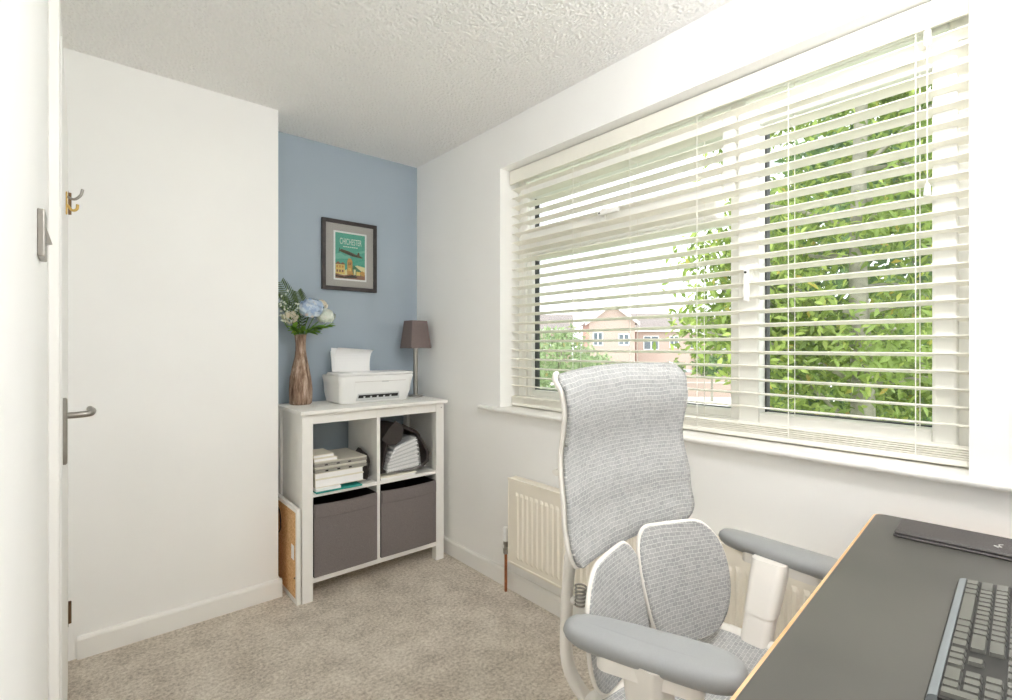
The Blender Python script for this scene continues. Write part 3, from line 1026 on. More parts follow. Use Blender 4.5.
# baby's breath sprigs
for si, (px, py, dy, lab) in enumerate(((284, 303, .0, 'sprig of tiny white flowers highest at the left of the bouquet'), (284, 318, -.02, 'sprig of tiny white flowers low beside the cream rose'), (296, 309, -.03, 'sprig of tiny white flowers between rose and blue hydrangea'))):
    c = onY(px, py, FY + dy)
    t = thing('gypsophila_sprig', lab, 'flower', c, 'gypsophila sprigs')
    bm, bs = bmesh.new(), bmesh.new()
    for k in range(11):
        p = c + Vector((random.gauss(0, .018), random.gauss(0, .015), random.gauss(0, .022)))
        if p.x < XA + .03: p.x = XA + .03 + random.uniform(0, .02)
        for j in range(5):
            petal(bm, p, rdir() + Vector((0, -.3, .2)), (0, -1, .3), .0075, .007, .2, n=2)
        tube(bs, [c + Vector((.02, .01, -.05)), p], .0008, 4)
    tag(obj('florets', bm, 'petal_white', t), kind='stuff'); obj('twigs', bs, 'stem', t)
    stem_to(t, c + Vector((.02, .01, -.05)), .0015)

# fern fronds
for fi, (tip, lab) in enumerate(((onY(280, 281, FY + .06), 'tallest dark green fern frond at the back left of the bouquet'), (onY(297, 291, FY + .06), 'dark green fern frond just left of the blue bloom'), (onY(276, 296, FY + .05), 'dark green fern frond leaning towards the white wall'))):
    t = thing('fern_frond', lab, 'fern', (VX, VYY, VT), 'fern fronds in the vase')
    if tip.x < XA + .03: tip.x = XA + .03
    base = Vector((VX, VYY, VT - .05))
    pts = curve_pts([base, base.lerp(tip, .5) + Vector((.02, .01, .04)), tip], 12)
    bm = bmesh.new(); tube(bm, pts, [.002 - .0014 * i / len(pts) for i in range(len(pts))], 6); obj('stem', bm, 'stem', t)
    bm = bmesh.new()
    for i in range(6, len(pts)):
        d = (pts[i] - pts[i - 1]).normalized()
        sd = d.cross(Vector((0, -1, .2))).normalized()
        ln = .05 * math.sin(PI * (i - 4) / (len(pts) - 1)) ** .7 + .012
        for s_ in (-1, 1):
            for h_ in (0,):
                q = pts[i - 1].lerp(pts[i], h_)
                e = q + (sd * s_ + d * .7).normalized() * ln
                if e.x < XA + .01: continue
                petal(bm, q, sd * s_ + d * .7, (0, -1, .3), ln * .8, .0075, .12, n=3)
    obj('fronds', bm, 'fern', t)

# bright leaves under the blooms
for li, (px, py, dx_, lab) in enumerate(((316, 327, .5, 'broad bright green leaf spray under the blue hydrangea'), (293, 328, -.6, 'narrow bright green leaf spray on the left below the rose'), (327, 326, 1.0, 'thin bright green leaf spray reaching furthest right'), (303, 330, 0, 'short green leaf spray at the mouth of the vase'))):
    c = onY(px, py, FY - .01)
    t = thing('leaf_spray', lab, 'leaves', (VX, VYY, VT), 'green leaf sprays in the vase')
    bm = bmesh.new()
    o0 = Vector((VX, VYY - .005, VT - .005))
    for k in range(18):
        q = o0.lerp(c, .3 + .04 * k)
        d = (c - o0).normalized() + Vector((random.uniform(-.9, .9), random.uniform(-.9, .2), random.uniform(-.4, .7)))
        petal(bm, q, d, (0, -.5, 1), random.uniform(.035, .06), random.uniform(.016, .028), .25, n=4)
    obj('leaves', bm, 'bright_leaf', t)
    bm = bmesh.new(); tube(bm, [Vector((VX, VYY, VT - .06)), o0, c], .0018, 6); obj('stem', bm, 'stem', t)

# ------------------------------------------------------------------ printer
PRX0, PRX1, PRY0, PRY1 = 1.022, 1.462, 2.515, 2.80
prn = thing('printer', 'white inkjet printer with paper in its rear tray on the shelf unit', 'printer', ((PRX0 + PRX1) / 2, (PRY0 + PRY1) / 2, BT))
bm = bmesh.new()
rs = []
for z_, ins, fr in ((BT + .0005, .034, .05), (BT + .006, .024, .04), (BT + .05, .013, .022), (BT + .10, .009, .008), (BT + .128, .003, .0), (BT + .134, .006, .002)):
    rs.append([(a, b, z_) for a, b in rrect(PRX0 + ins, PRX1 - ins, PRY0 + fr, PRY1 - ins * .3, .035, 6)])
rings(bm, rs)
obj('printer_body', bm, 'plastic', prn, smooth=.7)
bm = bmesh.new()
rings(bm, [[(a, b, z_) for a, b in rrect(PRX0 + i, PRX1 - i, PRY0 + i, PRY1 - .075, .03, 6)] for z_, i in ((BT + .1365, .004), (BT + .144, .003), (BT + .148, .008))])
lid = obj('scanner_lid', bm, 'plastic', prn, smooth=.5)
obj('control_panel', nb(PRX0 + .012, PRX0 + .075, PRY0 + .01, PRY1 - .09, BT + .1478, BT + .1492, .0006), 'plastic_grey', lid)
bm = bmesh.new()   # rear paper support
vs = box(bm, PRX0 + .055, PRX0 + .275, 0, .006, 0, .125, .002)
xf(bm, vs, Matrix.Translation((0, PRY1 - .045, BT + .13)) @ Matrix.Rotation(math.radians(-14), 4, 'X'))
obj('paper_support', bm, 'plastic', prn)
bm = bmesh.new(); box(bm, PRX0 + .03, PRX1 - .03, PRY1 - .078, PRY1 - .012, BT + .128, BT + .139, .003)
obj('tray_base', bm, 'plastic_grey', prn)
# front: access door outline and output slot with slanted lower front


def front_y(z_):
    zz = z_ - BT
    ks = [(0.0005, .05), (.006, .04), (.05, .022), (.10, .008), (.128, 0)]
    for (a, fa), (b, fb) in zip(ks[:-1], ks[1:]):
        if zz <= b: return PRY0 + fa + (fb - fa) * (zz - a) / (b - a)
    return PRY0


def front_quad(name, x0, x1, z0, z1, off, mat, parent, tx=0.0):
    bm = bmesh.new()
    zm = [z0 + (z1 - z0) * k / 4 for k in range(5)]
    rs_ = [[(x0 + tx * k / 4, front_y(z_) - off, z_), (x1 - tx * k / 4, front_y(z_) - off, z_), (x1 - tx * k / 4, front_y(z_) + .004, z_), (x0 + tx * k / 4, front_y(z_) + .004, z_)] for k, z_ in enumerate(zm)]
    rings(bm, rs_)
    return obj(name, bm, mat, parent)


fd = front_quad('access_door', PRX0 + .085, PRX1 - .06, BT + .052, BT + .104, .002, 'plastic', prn)
front_quad('door_notch', PRX0 + .235, PRX0 + .275, BT + .1005, BT + .1045, .003, 'plastic_grey', fd)
front_quad('seam_line', PRX0 + .085, PRX1 - .06, BT + .1045, BT + .1062, .0006, 'mat', prn)
front_quad('output_recess', PRX0 + .10, PRX1 - .085, BT + .012, BT + .048, .0015, 'plastic_grey', prn, .008)
sl = front_quad('output_slot', PRX0 + .112, PRX1 - .098, BT + .026, BT + .041, .003, 'black', prn)
for k in range(5):
    front_quad('slot_rib', PRX0 + .14 + .038 * k, PRX0 + .15 + .038 * k, BT + .026, BT + .034, .0038, 'plastic_grey', sl)
prn.scale = (1.02, 1.0, 1.13)
# paper sheets in the rear tray


def sheet(name, x0, x1, bend, dz, off, label):
    bm = bmesh.new()
    rs_ = []
    for k in range(11):
        t = k / 10
        y_ = PRY1 - .062 + off + .050 * t - bend * t ** 3
        z_ = BT + .150 + (.176 + dz) * t - .25 * bend * t ** 4
        rs_.append([(x0 + .012 * t * (bend > .05), y_, z_), (x1 + .012 * t * (bend > .05) - .02 * max(0, t - .75), y_ , z_ - .05 * max(0, t - .7)), (x1 - .02 * max(0, t - .75), y_ + .0006, z_ - .05 * max(0, t - .7)), (x0, y_ + .0006, z_)])
    rings(bm, rs_)
    return single(name, bm, 'paper', label, 'paper', (x0, PRY1 - .062 + off, BT + .150), 'paper sheets in the printer')


sheet('paper_sheet', PRX0 + .058, PRX0 + .268, .095, .0, 0, 'front sheet of white paper curling forward out of the printer tray')
sheet('paper_sheet', PRX0 + .052, PRX0 + .262, .02, -.02, .008, 'rear sheet of white paper standing straighter in the printer tray')

# ------------------------------------------------------------------ table lamp
LX, LY = 1.567, 2.69
lp = thing('table_lamp', 'slim chrome table lamp with square brown shade in the alcove corner', 'lamp', (LX, LY, BT))
bm = bmesh.new(); lathe(bm, [(.043, 0), (.045, .003), (.045, .009), (.042, .012), (.012, .013)], (LX, LY, BT), 28)
obj('base', bm, 'chrome', lp, smooth=.5)
bm = bmesh.new(); lathe(bm, [(.0145, .012), (.0145, .30), (.016, .302), (.016, .312), (.008, .314)], (LX, LY, BT), 18)
obj('pole', bm, 'chrome', lp, smooth=.5)
bm = bmesh.new()
sb, st, z0, z1 = .071, .053, BT + .298, BT + .466
oq = lambda s, z_: [(LX + a, LY + b, z_) for a, b in rrect(-s, s, -s, s, .006, 3)]
rings(bm, [oq(sb, z0), oq(st, z1), oq(st - .002, z1), oq(sb - .002, z0)], cap=False)
bm2_f = None
n_ = len(oq(sb, z0))
bm.verts.ensure_lookup_table()
for i in range(n_):
    j = (i + 1) % n_
    bm.faces.new((bm.verts[i], bm.verts[3 * n_ + i], bm.verts[3 * n_ + j], bm.verts[j]))
shd = obj('lamp_shade', bm, 'shade', lp, smooth=.6)
bm = bmesh.new()
for a in (0, PI / 2):
    tube(bm, [(LX + math.cos(a) * .053, LY + math.sin(a) * .053, z1 - .012), (LX - math.cos(a) * .053, LY - math.sin(a) * .053, z1 - .012)], .0015, 6)
obj('shade_ring', bm, 'chrome', shd)
bm = bmesh.new(); lathe(bm, [(.008, .31), (.013, .33), (.022, .36), (.024, .385), (.016, .405), (.003, .412)], (LX, LY, BT), 16)
obj('bulb', bm, 'bulb', lp, smooth=1)
bm = bmesh.new(); tube(bm, curve_pts([(LX + .044, LY, BT + .004), (LX + .06, LY - .01, BT + .003), (LX + .07, LY + .03, BT + .003), (LX + .055, LY + .11, BT + .003)], 8), .0022, 6)
obj('flex', bm, 'plastic_grey', lp)

# loose cables
bm = bmesh.new(); tube(bm, curve_pts([(.97, 2.80, .85), (.95, 2.76, .80), (.91, 2.72, .74), (.875, 2.70, .70), (.865, 2.76, .60)], 8), .0025, 6)
single('power_cable', bm, 'black', 'thin black cable hanging inside the left compartment', 'cable', (.865, 2.76, .60))
bm = bmesh.new(); tube(bm, curve_pts([(1.640, 2.60, .34), (1.645, 2.56, .33), (1.640, 2.52, .29), (1.645, 2.54, .24), (1.65, 2.62, .22), (1.645, 2.74, .20)], 8), .0025, 6)
single('mains_cable', bm, 'black', 'loop of black cable between shelf unit and window wall', 'cable', (1.65, 2.62, .22))
bm = bmesh.new(); tube(bm, curve_pts([(.762, 2.70, .42), (.765, 2.66, .40), (.762, 2.63, .34), (.765, 2.66, .30), (.765, 2.74, .26)], 8), .0025, 6)
single('printer_cable', bm, 'black', 'black cable loop in the gap behind the cork board', 'cable', (.765, 2.74, .26))

# ------------------------------------------------------------------ globe lamp added to brighten the room (above the camera, out of view)
CL = (0.98, 0.08, 2.10)
cl = thing('added_fill_light', 'added fill light out of view, a round glowing globe hung from the ceiling', 'added fill light', (CL[0], CL[1], ZC))
bm = bmesh.new(); lathe(bm, [(.05, ZC - .0005), (.05, ZC - .012), (.02, ZC - .04), (.004, ZC - .042)], (CL[0], CL[1], 0), 28)
obj('fill_light_rose', bm, 'plastic', cl, smooth=.5)
bm = bmesh.new(); lathe(bm, [(.003, CL[2] + .14), (.003, ZC - .04)], (CL[0], CL[1], 0), 8)
obj('flex', bm, 'plastic', cl)
bm = bmesh.new(); lathe(bm, [(.02, CL[2] + .118), (.03, CL[2] + .12), (.026, CL[2] + .15), (.006, CL[2] + .16)], (CL[0], CL[1], 0), 20)
obj('fill_light_holder', bm, 'plastic', cl, smooth=.5)
m = NM('fill_light_glow', (1, 1, 1, 1), .4)
m.b.inputs['Emission Color'].default_value = (1.0, 0.995, 0.99, 1)
m.b.inputs['Emission Strength'].default_value = FILL_EMIT
M['opal'] = m.m
bm = bmesh.new(); bmesh.ops.create_uvsphere(bm, u_segments=32, v_segments=16, radius=.12)
bmesh.ops.translate(bm, verts=bm.verts, vec=CL)
obj('fill_globe', bm, 'opal', cl, smooth=1)

# ------------------------------------------------------------------ desk
DZ = .792
DROT = math.radians(4.4)
DC = Vector((1.612, .369, 0))
dk = thing('desk', 'black topped desk with pale wood front edge by the window', 'desk', DC, rotz=DROT)
DL, DD = 1.19, .62
bm = bmesh.new()
op = rrect(-DL, 0, -DD, 0, .022, 6)
rings(bm, [[(a, b, z_) for a, b in op] for z_ in (DZ - .026, DZ - .0015)])
obj('desktop_board', bm, 'deskedge', dk, local=True)
bm = bmesh.new()
ip = rrect(-DL + .004, -.002, -DD + .004, -.005, .02, 6)
ip2 = rrect(-DL + .006, -.004, -DD + .006, -.007, .02, 6)
rings(bm, [[(a, b, DZ - .0016) for a, b in ip], [(a, b, DZ - .0008) for a, b in ip], [(a, b, DZ) for a, b in ip2]])
obj('desktop_surface', bm, 'desk', dk, local=True)
for x in (-DL + .12, -.17):
    bm = bmesh.new(); box(bm, x, x + .07, -.37, -.29, .03, DZ - .03, .004); obj('leg_column', bm, 'black', dk, local=True)
    bm = bmesh.new(); box(bm, x - .005, x + .075, -.60, -.04, 0, .03, .006); obj('foot', bm, 'black', dk, local=True)
    bm = bmesh.new(); box(bm, x + .01, x + .06, -.58, -.06, DZ - .045, DZ - .026, .003); obj('bracket', bm, 'black', dk, local=True)
bm = bmesh.new(); box(bm, -DL + .15, -.15, -.36, -.30, DZ - .07, DZ - .03, .003); obj('crossbar', bm, 'black', dk, local=True)

# leather folio near the window
fo = thing('leather_folio', 'flat black leather folio lying on the desk nearest the window', 'folio', (1.512, .200, DZ), rotz=DROT)
bm = bmesh.new()
for z0, z1, ins in ((.0003, .006, .0), (.0066, .013, .002)):
    pp = rrect(-.066 + ins, .066 - ins, -.16, .10 - ins, .006, 4)
    p2 = rrect(-.064 + ins, .064 - ins, -.158, .098 - ins, .006, 4)
    rings(bm, [[(a, b, z_) for a, b in q] for q, z_ in ((p2, z0), (pp, z0 + .0015), (pp, z1 - .002), (p2, z1))])
cvr = obj('cover', bm, 'leather', fo, local=True, smooth=.5)
bm = bmesh.new(); tube(bm, curve_pts([(-.030, -.075, .0132), (-.018, -.068, .0132), (-.022, -.08, .0132), (-.008, -.075, .0132), (.0, -.082, .0132)], 6), .0007, 5)
obj('embossed_mark', bm, 'print', cvr, local=True)

# ------------------------------------------------------------------ keyboard
kb = thing('keyboard', 'dark grey full size keyboard on the black desk', 'keyboard', (1.239, .157, DZ), rotz=math.radians(3.2))
U = .0191
KL, KD = 22.5 * U + .012, 6.45 * U + .024


def kz(y):      # slope: rear (towards -y) higher
    return .011 + (-y) * .10


bm = bmesh.new()
pr = [(0, .003), (-.004, .012), (-.013, kz(-.013) + .001), (-KD, kz(-KD)), (-KD, .003)]
rings(bm, [[(x, a, b) for a, b in pr] for x in (0, -KL)])
obj('case', bm, 'kb', kb, local=True)
bm = bmesh.new()
pr = [(-.001, .004), (-.0035, .0125), (-.007, .0145), (-.0125, kz(-.0125) + .0035), (-.0130, .006), (-.005, .003)]
rings(bm, [[(x, a, b) for a, b in pr] for x in (.0005, -KL - .0005)])
obj('front_lip', bm, 'kb_lip', kb, local=True, smooth=.4)
key_me = {}


def key_mesh(wu, hu):
    if (wu, hu) in key_me: return key_me[(wu, hu)]
    bm = bmesh.new()
    w, d = wu * U - .0022, hu * U - .0022
    a, b = rrect(-w, 0, -d, 0, .0018, 2), rrect(-w + .0016, -.0016, -d + .0018, -.0012, .0018, 2)
    c_ = rrect(-w + .003, -.003, -d + .0032, -.0026, .0014, 2)
    rings(bm, [[(x, y, 0) for x, y in a], [(x, y, .0062) for x, y in b], [(x, y, .0060) for x, y in c_]])
    bmesh.ops.recalc_face_normals(bm, faces=bm.faces)
    me = bpy.data.meshes.new('key'); bm.to_mesh(me); bm.free(); me.materials.append(M['key'])
    key_me[(wu, hu)] = me
    return me


def put_key(off, row, wu, hu=1.0):
    y = -.0145 - (row * U + (.35 * U if row == 5 else 0))
    link_mesh('key', key_mesh(wu, hu), kb, (-.006 - off * U - .0011, y, kz(y) - .0005), (-.10, 0, 0))


rows = [[1.25, 1.25, 1.25, 6.25, 1.25, 1.25, 1.25, 1.25], [2.25] + [1] * 10 + [2.75], [1.75] + [1] * 11 + [2.25], [1.5] + [1] * 12 + [1.5], [1] * 13 + [2],
        [1, -1, 1, 1, 1, 1, -.5, 1, 1, 1, 1, -.5, 1, 1, 1, 1]]
for r, ks in enumerate(rows):
    o_ = 0
    for w in ks:
        if w > 0: put_key(o_, r, w)
        o_ += abs(w)
    for c_ in range(3):
        if r in (0, 3, 4, 5) or (r == 1 and c_ == 1): put_key(15.25 + c_, r, 1)
np_ = {0: [(0, 2), (2, 1)], 1: [(0, 1), (1, 1), (2, 1)], 2: [(0, 1), (1, 1), (2, 1)], 3: [(0, 1), (1, 1), (2, 1)], 4: [(0, 1), (1, 1), (2, 1), (3, 1)], 5: [(0, 1), (1, 1), (2, 1), (3, 1)]}
for r, ks in np_.items():
    for c_, w in ks: put_key(18.5 + c_, r, w)
put_key(21.5, 0, 1, 2.0); put_key(21.5, 2, 1, 2.0)

# ------------------------------------------------------------------ office chair
ch = thing('office_chair', 'white and grey mesh ergonomic office chair pulled up to the desk', 'chair', (1.02, .52, 0))


def patch(name, fn, mat, nu=20, nv=24, thick=.006, parent=ch, uvs=(1, 1), rim=None, rim_r=.006, rim_mat='ch_white', rim_off=(0, .004, 0), hw=None, open_top=False):
    """surface fn(u,v), u and v in -1..1 / 0..1 ; hw(v) is the relative half-width"""
    bm = bmesh.new()
    uvl = bm.loops.layers.uv.new('UVMap')
    base = wl(parent)
    # denser rows at the ends so that the corners come out round
    vvs = [.5 - .5 * math.cos(PI * j / nv) for j in range(nv + 1)]
    gr = []
    for v_ in vvs:
        w_ = hw(v_) if hw else 1
        gr.append([(bm.verts.new(Vector(fn((2 * i / nu - 1) * w_, v_)) - base), ((2 * i / nu - 1) * w_ * .5 * uvs[0], v_ * uvs[1])) for i in range(nu + 1)])
    for j in range(nv):
        for i in range(nu):
            qs = (gr[j][i], gr[j][i + 1], gr[j + 1][i + 1], gr[j + 1][i])
            f = bm.faces.new([q[0] for q in qs]); f.smooth = True
            for l, q in zip(f.loops, qs): l[uvl].uv = q[1]
    me = bpy.data.meshes.new(name); bm.to_mesh(me); bm.free(); me.materials.append(M[mat])
    o = bpy.data.objects.new(name, me); COL.objects.link(o); o.parent = parent
    md = o.modifiers.new('solid', 'SOLIDIFY'); md.thickness = thick; md.offset = 0
    if rim:
        loop = [Vector(fn(hw(v_) if hw else 1, v_)) for v_ in vvs] + [Vector(fn((1 - 2 * k / nu) * (hw(1) if hw else 1), 1)) for k in range(1, nu)] + \
               [Vector(fn(-(hw(v_) if hw else 1), v_)) for v_ in vvs[::-1]] + [Vector(fn((-1 + 2 * k / nu) * (hw(0) if hw else 1), 0)) for k in range(1, nu)]
        if open_top:
            k0 = len(vvs) + nu // 4
            loop = [Vector(fn(hw(v_), v_)) for v_ in vvs[::-1]] + [Vector(fn((1 - 2 * k / nu) * hw(0), 0)) for k in range(1, nu)] + [Vector(fn(-hw(v_), v_)) for v_ in vvs]
        loop = [p + Vector(rim_off) for p in loop]
        # drop doubles
        lp_ = [loop[0]]
        for p in loop[1:]:
            if (p - lp_[-1]).length > .004: lp_.append(p)
        if not open_top: lp_.append(lp_[0])
        b2 = bmesh.new(); tube(b2, lp_, rim_r, 8, cap=open_top, up=(0, 1, 0))
        bmesh.ops.translate(b2, verts=b2.verts, vec=-wl(o))
        obj(rim, b2, rim_mat, o, local=True, smooth=1.2)
    return o


def corner(v_, rb, rt):
    """relative half-width with elliptical corners (rb, rt are in v units, cut is in half-width units)"""
    def e(t, c): return 1 - c * (1 - math.sqrt(max(0, 1 - (1 - t) ** 2))) if t < 1 else 1
    return min(e(v_ / rb[0], rb[1]), e((1 - v_) / rt[0], rt[1]))


# upper back
UBX, UBW, UBZ0, UBZ1 = .994, .248, .782, 1.188


def interp(t, ks):
    for (a, fa), (b, fb) in zip(ks[:-1], ks[1:]):
        if t <= b:
            s = (t - a) / (b - a); s = s * s * (3 - 2 * s)
            return fa + (fb - fa) * s
    return ks[-1][1]


def ub(u, v_):
    y = interp(v_, [(0, .668), (.25, .686), (.55, .704), (.8, .690), (.9, .695), (1.0, .718)])
    y += .045 * (1 - u * u) + .008 * u
    w = UBW * interp(v_, [(0, 1.0), (.25, 1.0), (.6, .965), (.85, .98), (1.0, 1.015)])
    z_ = UBZ0 + (UBZ1 - UBZ0) * v_ + .010 * (1 - u * u) * (v_ ** 3) + (1 - v_) ** 4 * (-.006) * (1 - u * u) - .013 * (1 - u) / 2 * v_ ** 3
    return (UBX + u * w, y, z_)


patch('upper_backrest', ub, 'mesh', 26, 36, .007, uvs=(.5, .41), rim='backrest_rim', rim_r=.006, rim_off=(0, .012, 0), open_top=True, hw=lambda v_: corner(v_, (.12, .17), (.10, .10)))

# two lumbar pads (butterfly)


def pad_l(u, v_):
    w = corner(v_, (.40, .55), (.45, .62))
    if u > 0: u = u / w * (1 - (1 - w) * .8)
    s = (1 - u) / 2                     # 0 at the inner edge, 1 at the outer
    x = .985 + .012 * (1 - v_) - s * .238
    y = .688 - .035 * (1 - v_) - .050 * s ** 1.6 - .012 * math.sin(PI * v_) * (1 - s) + .02 * (1 - v_) * s
    return (x, y, .530 + .262 * v_ - .012 * s * v_)


def pad_r(u, v_):
    w = corner(v_, (.50, .70), (.46, .60))
    if u < 0: u = u / w * (1 - (1 - w) * .8)
    s = (1 + u) / 2
    x = .964 + .028 * (1 - v_) + s * .236
    y = .690 - .052 * (1 - v_) - .098 * s ** 1.25 - .012 * math.sin(PI * v_) * (1 - s) + .02 * (1 - v_) * s
    return (x, y, .530 + .280 * v_ + .018 * s * (1 - v_))


patch('lumbar_pad', pad_l, 'mesh2', 18, 26, .009, uvs=(.245, .27), rim='pad_rim', rim_r=.0052, rim_off=(0, .003, 0), hw=lambda v_: corner(v_, (.40, .55), (.45, .62)))
patch('lumbar_pad', pad_r, 'mesh2', 18, 26, .009, uvs=(.245, .27), rim='pad_rim', rim_r=.0052, rim_off=(0, .003, 0), hw=lambda v_: corner(v_, (.50, .70), (.46, .60)))

# back frame: two branches rising from under the seat, spine, cross piece, springs
for s_, x in ((-1, .845), (1, 1.145)):
    bm = bmesh.new()
    tube(bm, curve_pts([(1.0 + s_ * .06, .60, .40), (1.0 + s_ * .12, .70, .42), (x, .765, .50), (x, .775, .62), (x, .765, .74), (x, .752, .86), (x, .752, .96)], 7), [.020] * 30 + [.014] * 13, 12, flat=.7)
    obj('back_branch', bm, 'ch_white', ch, smooth=1)
bm = bmesh.new(); tube(bm, curve_pts([(.80, .765, .955), (.90, .765, .965), (1.0, .768, .97), (1.10, .765, .965), (1.20, .765, .955)], 6), .012, 10, flat=.6)
obj('cross_piece', bm, 'ch_white', ch, smooth=1)
for x in (.845, 1.145):
    bm = bmesh.new()
    hp_ = [(x + .004 + .013 * math.cos(a), .735 + .013 * math.sin(a), .655 + .0011 * a * 1.2) for a in [k * .5 for k in range(70)]]
    tube(bm, hp_, .0022, 6); obj('spring', bm, 'steel', ch)
    bm = bmesh.new(); tube(bm, [(x, .76, .66), (x + (1.0 - x) * .25, .70, .67)], .010, 10); obj('pivot_arm', bm, 'ch_white', ch, smooth=1)

# seat


def seat(u, v_):
    x = 1.0 + u * .252
    y = .655 - v_ * .46
    z_ = .508 + .012 * u * u - .022 * (1 - u * u) * math.sin(PI * v_) - .025 * max(0, v_ - .75) * 4 * (v_ - .75) * 4
    return (x, y, z_)


patch('seat_mesh', seat, 'mesh2', 20, 20, .006, uvs=(.5, .46), rim='seat_rim', rim_r=.020, rim_off=(0, 0, -.010), hw=lambda v_: corner(v_, (.20, .22), (.16, .18)))
bm = bmesh.new()
rs = []
for z_, k in ((.40, .35), (.43, .75), (.465, .92), (.478, .96)):
    rs.append([(1.0 + (a) * k, .43 + b * k, z_) for a, b in rrect(-.24, .24, -.22, .22, .09, 6)])
rings(bm, rs, cap=True); obj('seat_pan', bm, 'ch_white', ch, smooth=.8)

# armrests


def arm(p_back, p_front, w, z_, post_top, post_bot):
    p0, p1 = Vector((*p_back, 0)), Vector((*p_front, 0))
    d = (p1 - p0); L = d.length; d.normalize(); n = Vector((-d.y, d.x, 0))
    mtx = Matrix(((d.x, n.x, 0, p0.x), (d.y, n.y, 0, p0.y), (0, 0, 1, z_), (0, 0, 0, 1)))
    def outline(ins):
        pts = []
        N = 40
        for k in range(N):
            a = 2 * PI * k / N
            c_, s2 = math.cos(a), math.sin(a)
            e = .55
            px = (L / 2 - ins) * (abs(c_) ** e) * (1 if c_ >= 0 else -1)
            wy = (w / 2 - ins) * (abs(s2) ** .75) * (1 if s2 >= 0 else -1)
            wy *= 1.0 + .12 * px / (L / 2)
            pts.append((L / 2 + px, wy + .010 * math.sin(PI * (px + L / 2) / L)))
        return pts
    bm = bmesh.new()
    rs_ = []
    for zz, ins in ((-.040, .022), (-.038, .012), (-.030, .004), (-.020, 0), (-.010, .003), (-.003, .010), (0, .022), (.0005, .034)):
        rs_.append([mtx @ Vector((a, b, zz + .006 * math.sin(PI * a / L) * -1)) for a, b in outline(ins)])
    rings(bm, rs_)
    t = obj('armrest_pad', bm, 'ch_arm', ch, smooth=.9)
    bm = bmesh.new()
    rings(bm, [[mtx @ Vector((a, b, zz)) for a, b in rrect(L * .22, L * .80, -w * .33, w * .33, .02, 4)] for zz in (-.062, -.055, -.036)])
    obj('arm_bracket', bm, 'ch_white', ch, smooth=.6)
    bm = bmesh.new()
    pt, pb = Vector(post_top), Vector(post_bot)
    def sec(c_, wx, wy): return [c_ + Vector((a, b, 0)) for a, b in rrect(-wx, wx, -wy, wy, min(wx, wy) * .6, 4)]
    mid = pt.lerp(pb, .5)
    rings(bm, [sec(pb, .026, .030), sec(mid, .029, .034), sec(mid + Vector((0, 0, .001)), .031, .036), sec(pt, .033, .042)])
    obj('arm_post', bm, 'ch_white', ch, smooth=.6)
    bm = bmesh.new()
    tube(bm, curve_pts([pb + Vector((0, 0, .03)), pb + Vector((0, 0, -.05)), pb.lerp(Vector((1.0, pb.y, pb.z - .09)), .35) + Vector((0, 0, -.03)), Vector((1.0, .45, .40))], 6), .022, 10)
    obj('arm_support', bm, 'ch_white', ch, smooth=1)


arm((.704, .650), (.812, .352), .104, .722, (.752, .50, .690), (.775, .50, .47))
arm((1.384, .680), (1.360, .345), .092, .722, (1.345, .525, .690), (1.222, .525, .46))

# gas lift, five-star base, castors
bm = bmesh.new(); lathe(bm, [(.028, .10), (.028, .26), (.022, .262), (.022, .41)], (1.0, .46, 0), 20); obj('gas_lift', bm, 'ch_grey', ch, smooth=.6)
bm = bmesh.new(); lathe(bm, [(.045, .075), (.05, .085), (.05, .115), (.035, .13)], (1.0, .46, 0), 20); obj('hub', bm, 'ch_white', ch, smooth=.6)
cas_me = None
for k in range(5):
    a = 2 * PI * k / 5 + .3
    e = Vector((math.cos(a), math.sin(a), 0))
    bm = bmesh.new(); tube(bm, [Vector((1.0, .46, .10)) + e * .03, Vector((1.0, .46, .088)) + e * .16, Vector((1.0, .46, .075)) + e * .285], [.028, .022, .016], 10, flat=.7)
    sp = obj('base_spoke', bm, 'ch_white', ch, smooth=1)
    bm = bmesh.new()
    for o2 in (-.014, .014):
        vs = lathe(bm, [(.012, -.009), (.027, -.008), (.028, 0), (.027, .008), (.012, .009)], (0, 0, 0), 16)
        sd = Vector((-e.y, e.x, 0))
        mt = Matrix.Translation(Vector((1.0, .46, .0285)) + e * .28 + sd * o2) @ Matrix.Rotation(a, 4, 'Z') @ Matrix.Rotation(PI / 2, 4, 'X')
        xf(bm, vs, mt)
    vs = lathe(bm, [(.006, .03), (.006, .07)], Vector((1.0, .46, 0)) + e * .28, 8)
    obj('castor', bm, 'black', sp, smooth=.6)

# ------------------------------------------------------------------ outside
GZ = -2.45
struct('ground', nb(XO + 1.0, 140, -60, 90, GZ - .2, GZ), 'lawn', 'pale lawn outside the window')
o = struct('driveway', nb(14, 70, -30, 60, GZ, GZ + .02), 'concrete', 'pale concrete drive between the houses')
o = struct('wall_outer', nb(XL - .15, XO, YR - .15, YB + .15, GZ - .2, -.125), 'brick', 'brick storey below the room')


def leaves(bm, pts, ln, w, fold=.3):
    for p, d, up in pts:
        petal(bm, p, d, up, ln * random.uniform(.7, 1.2), w * random.uniform(.7, 1.2), fold, n=2)


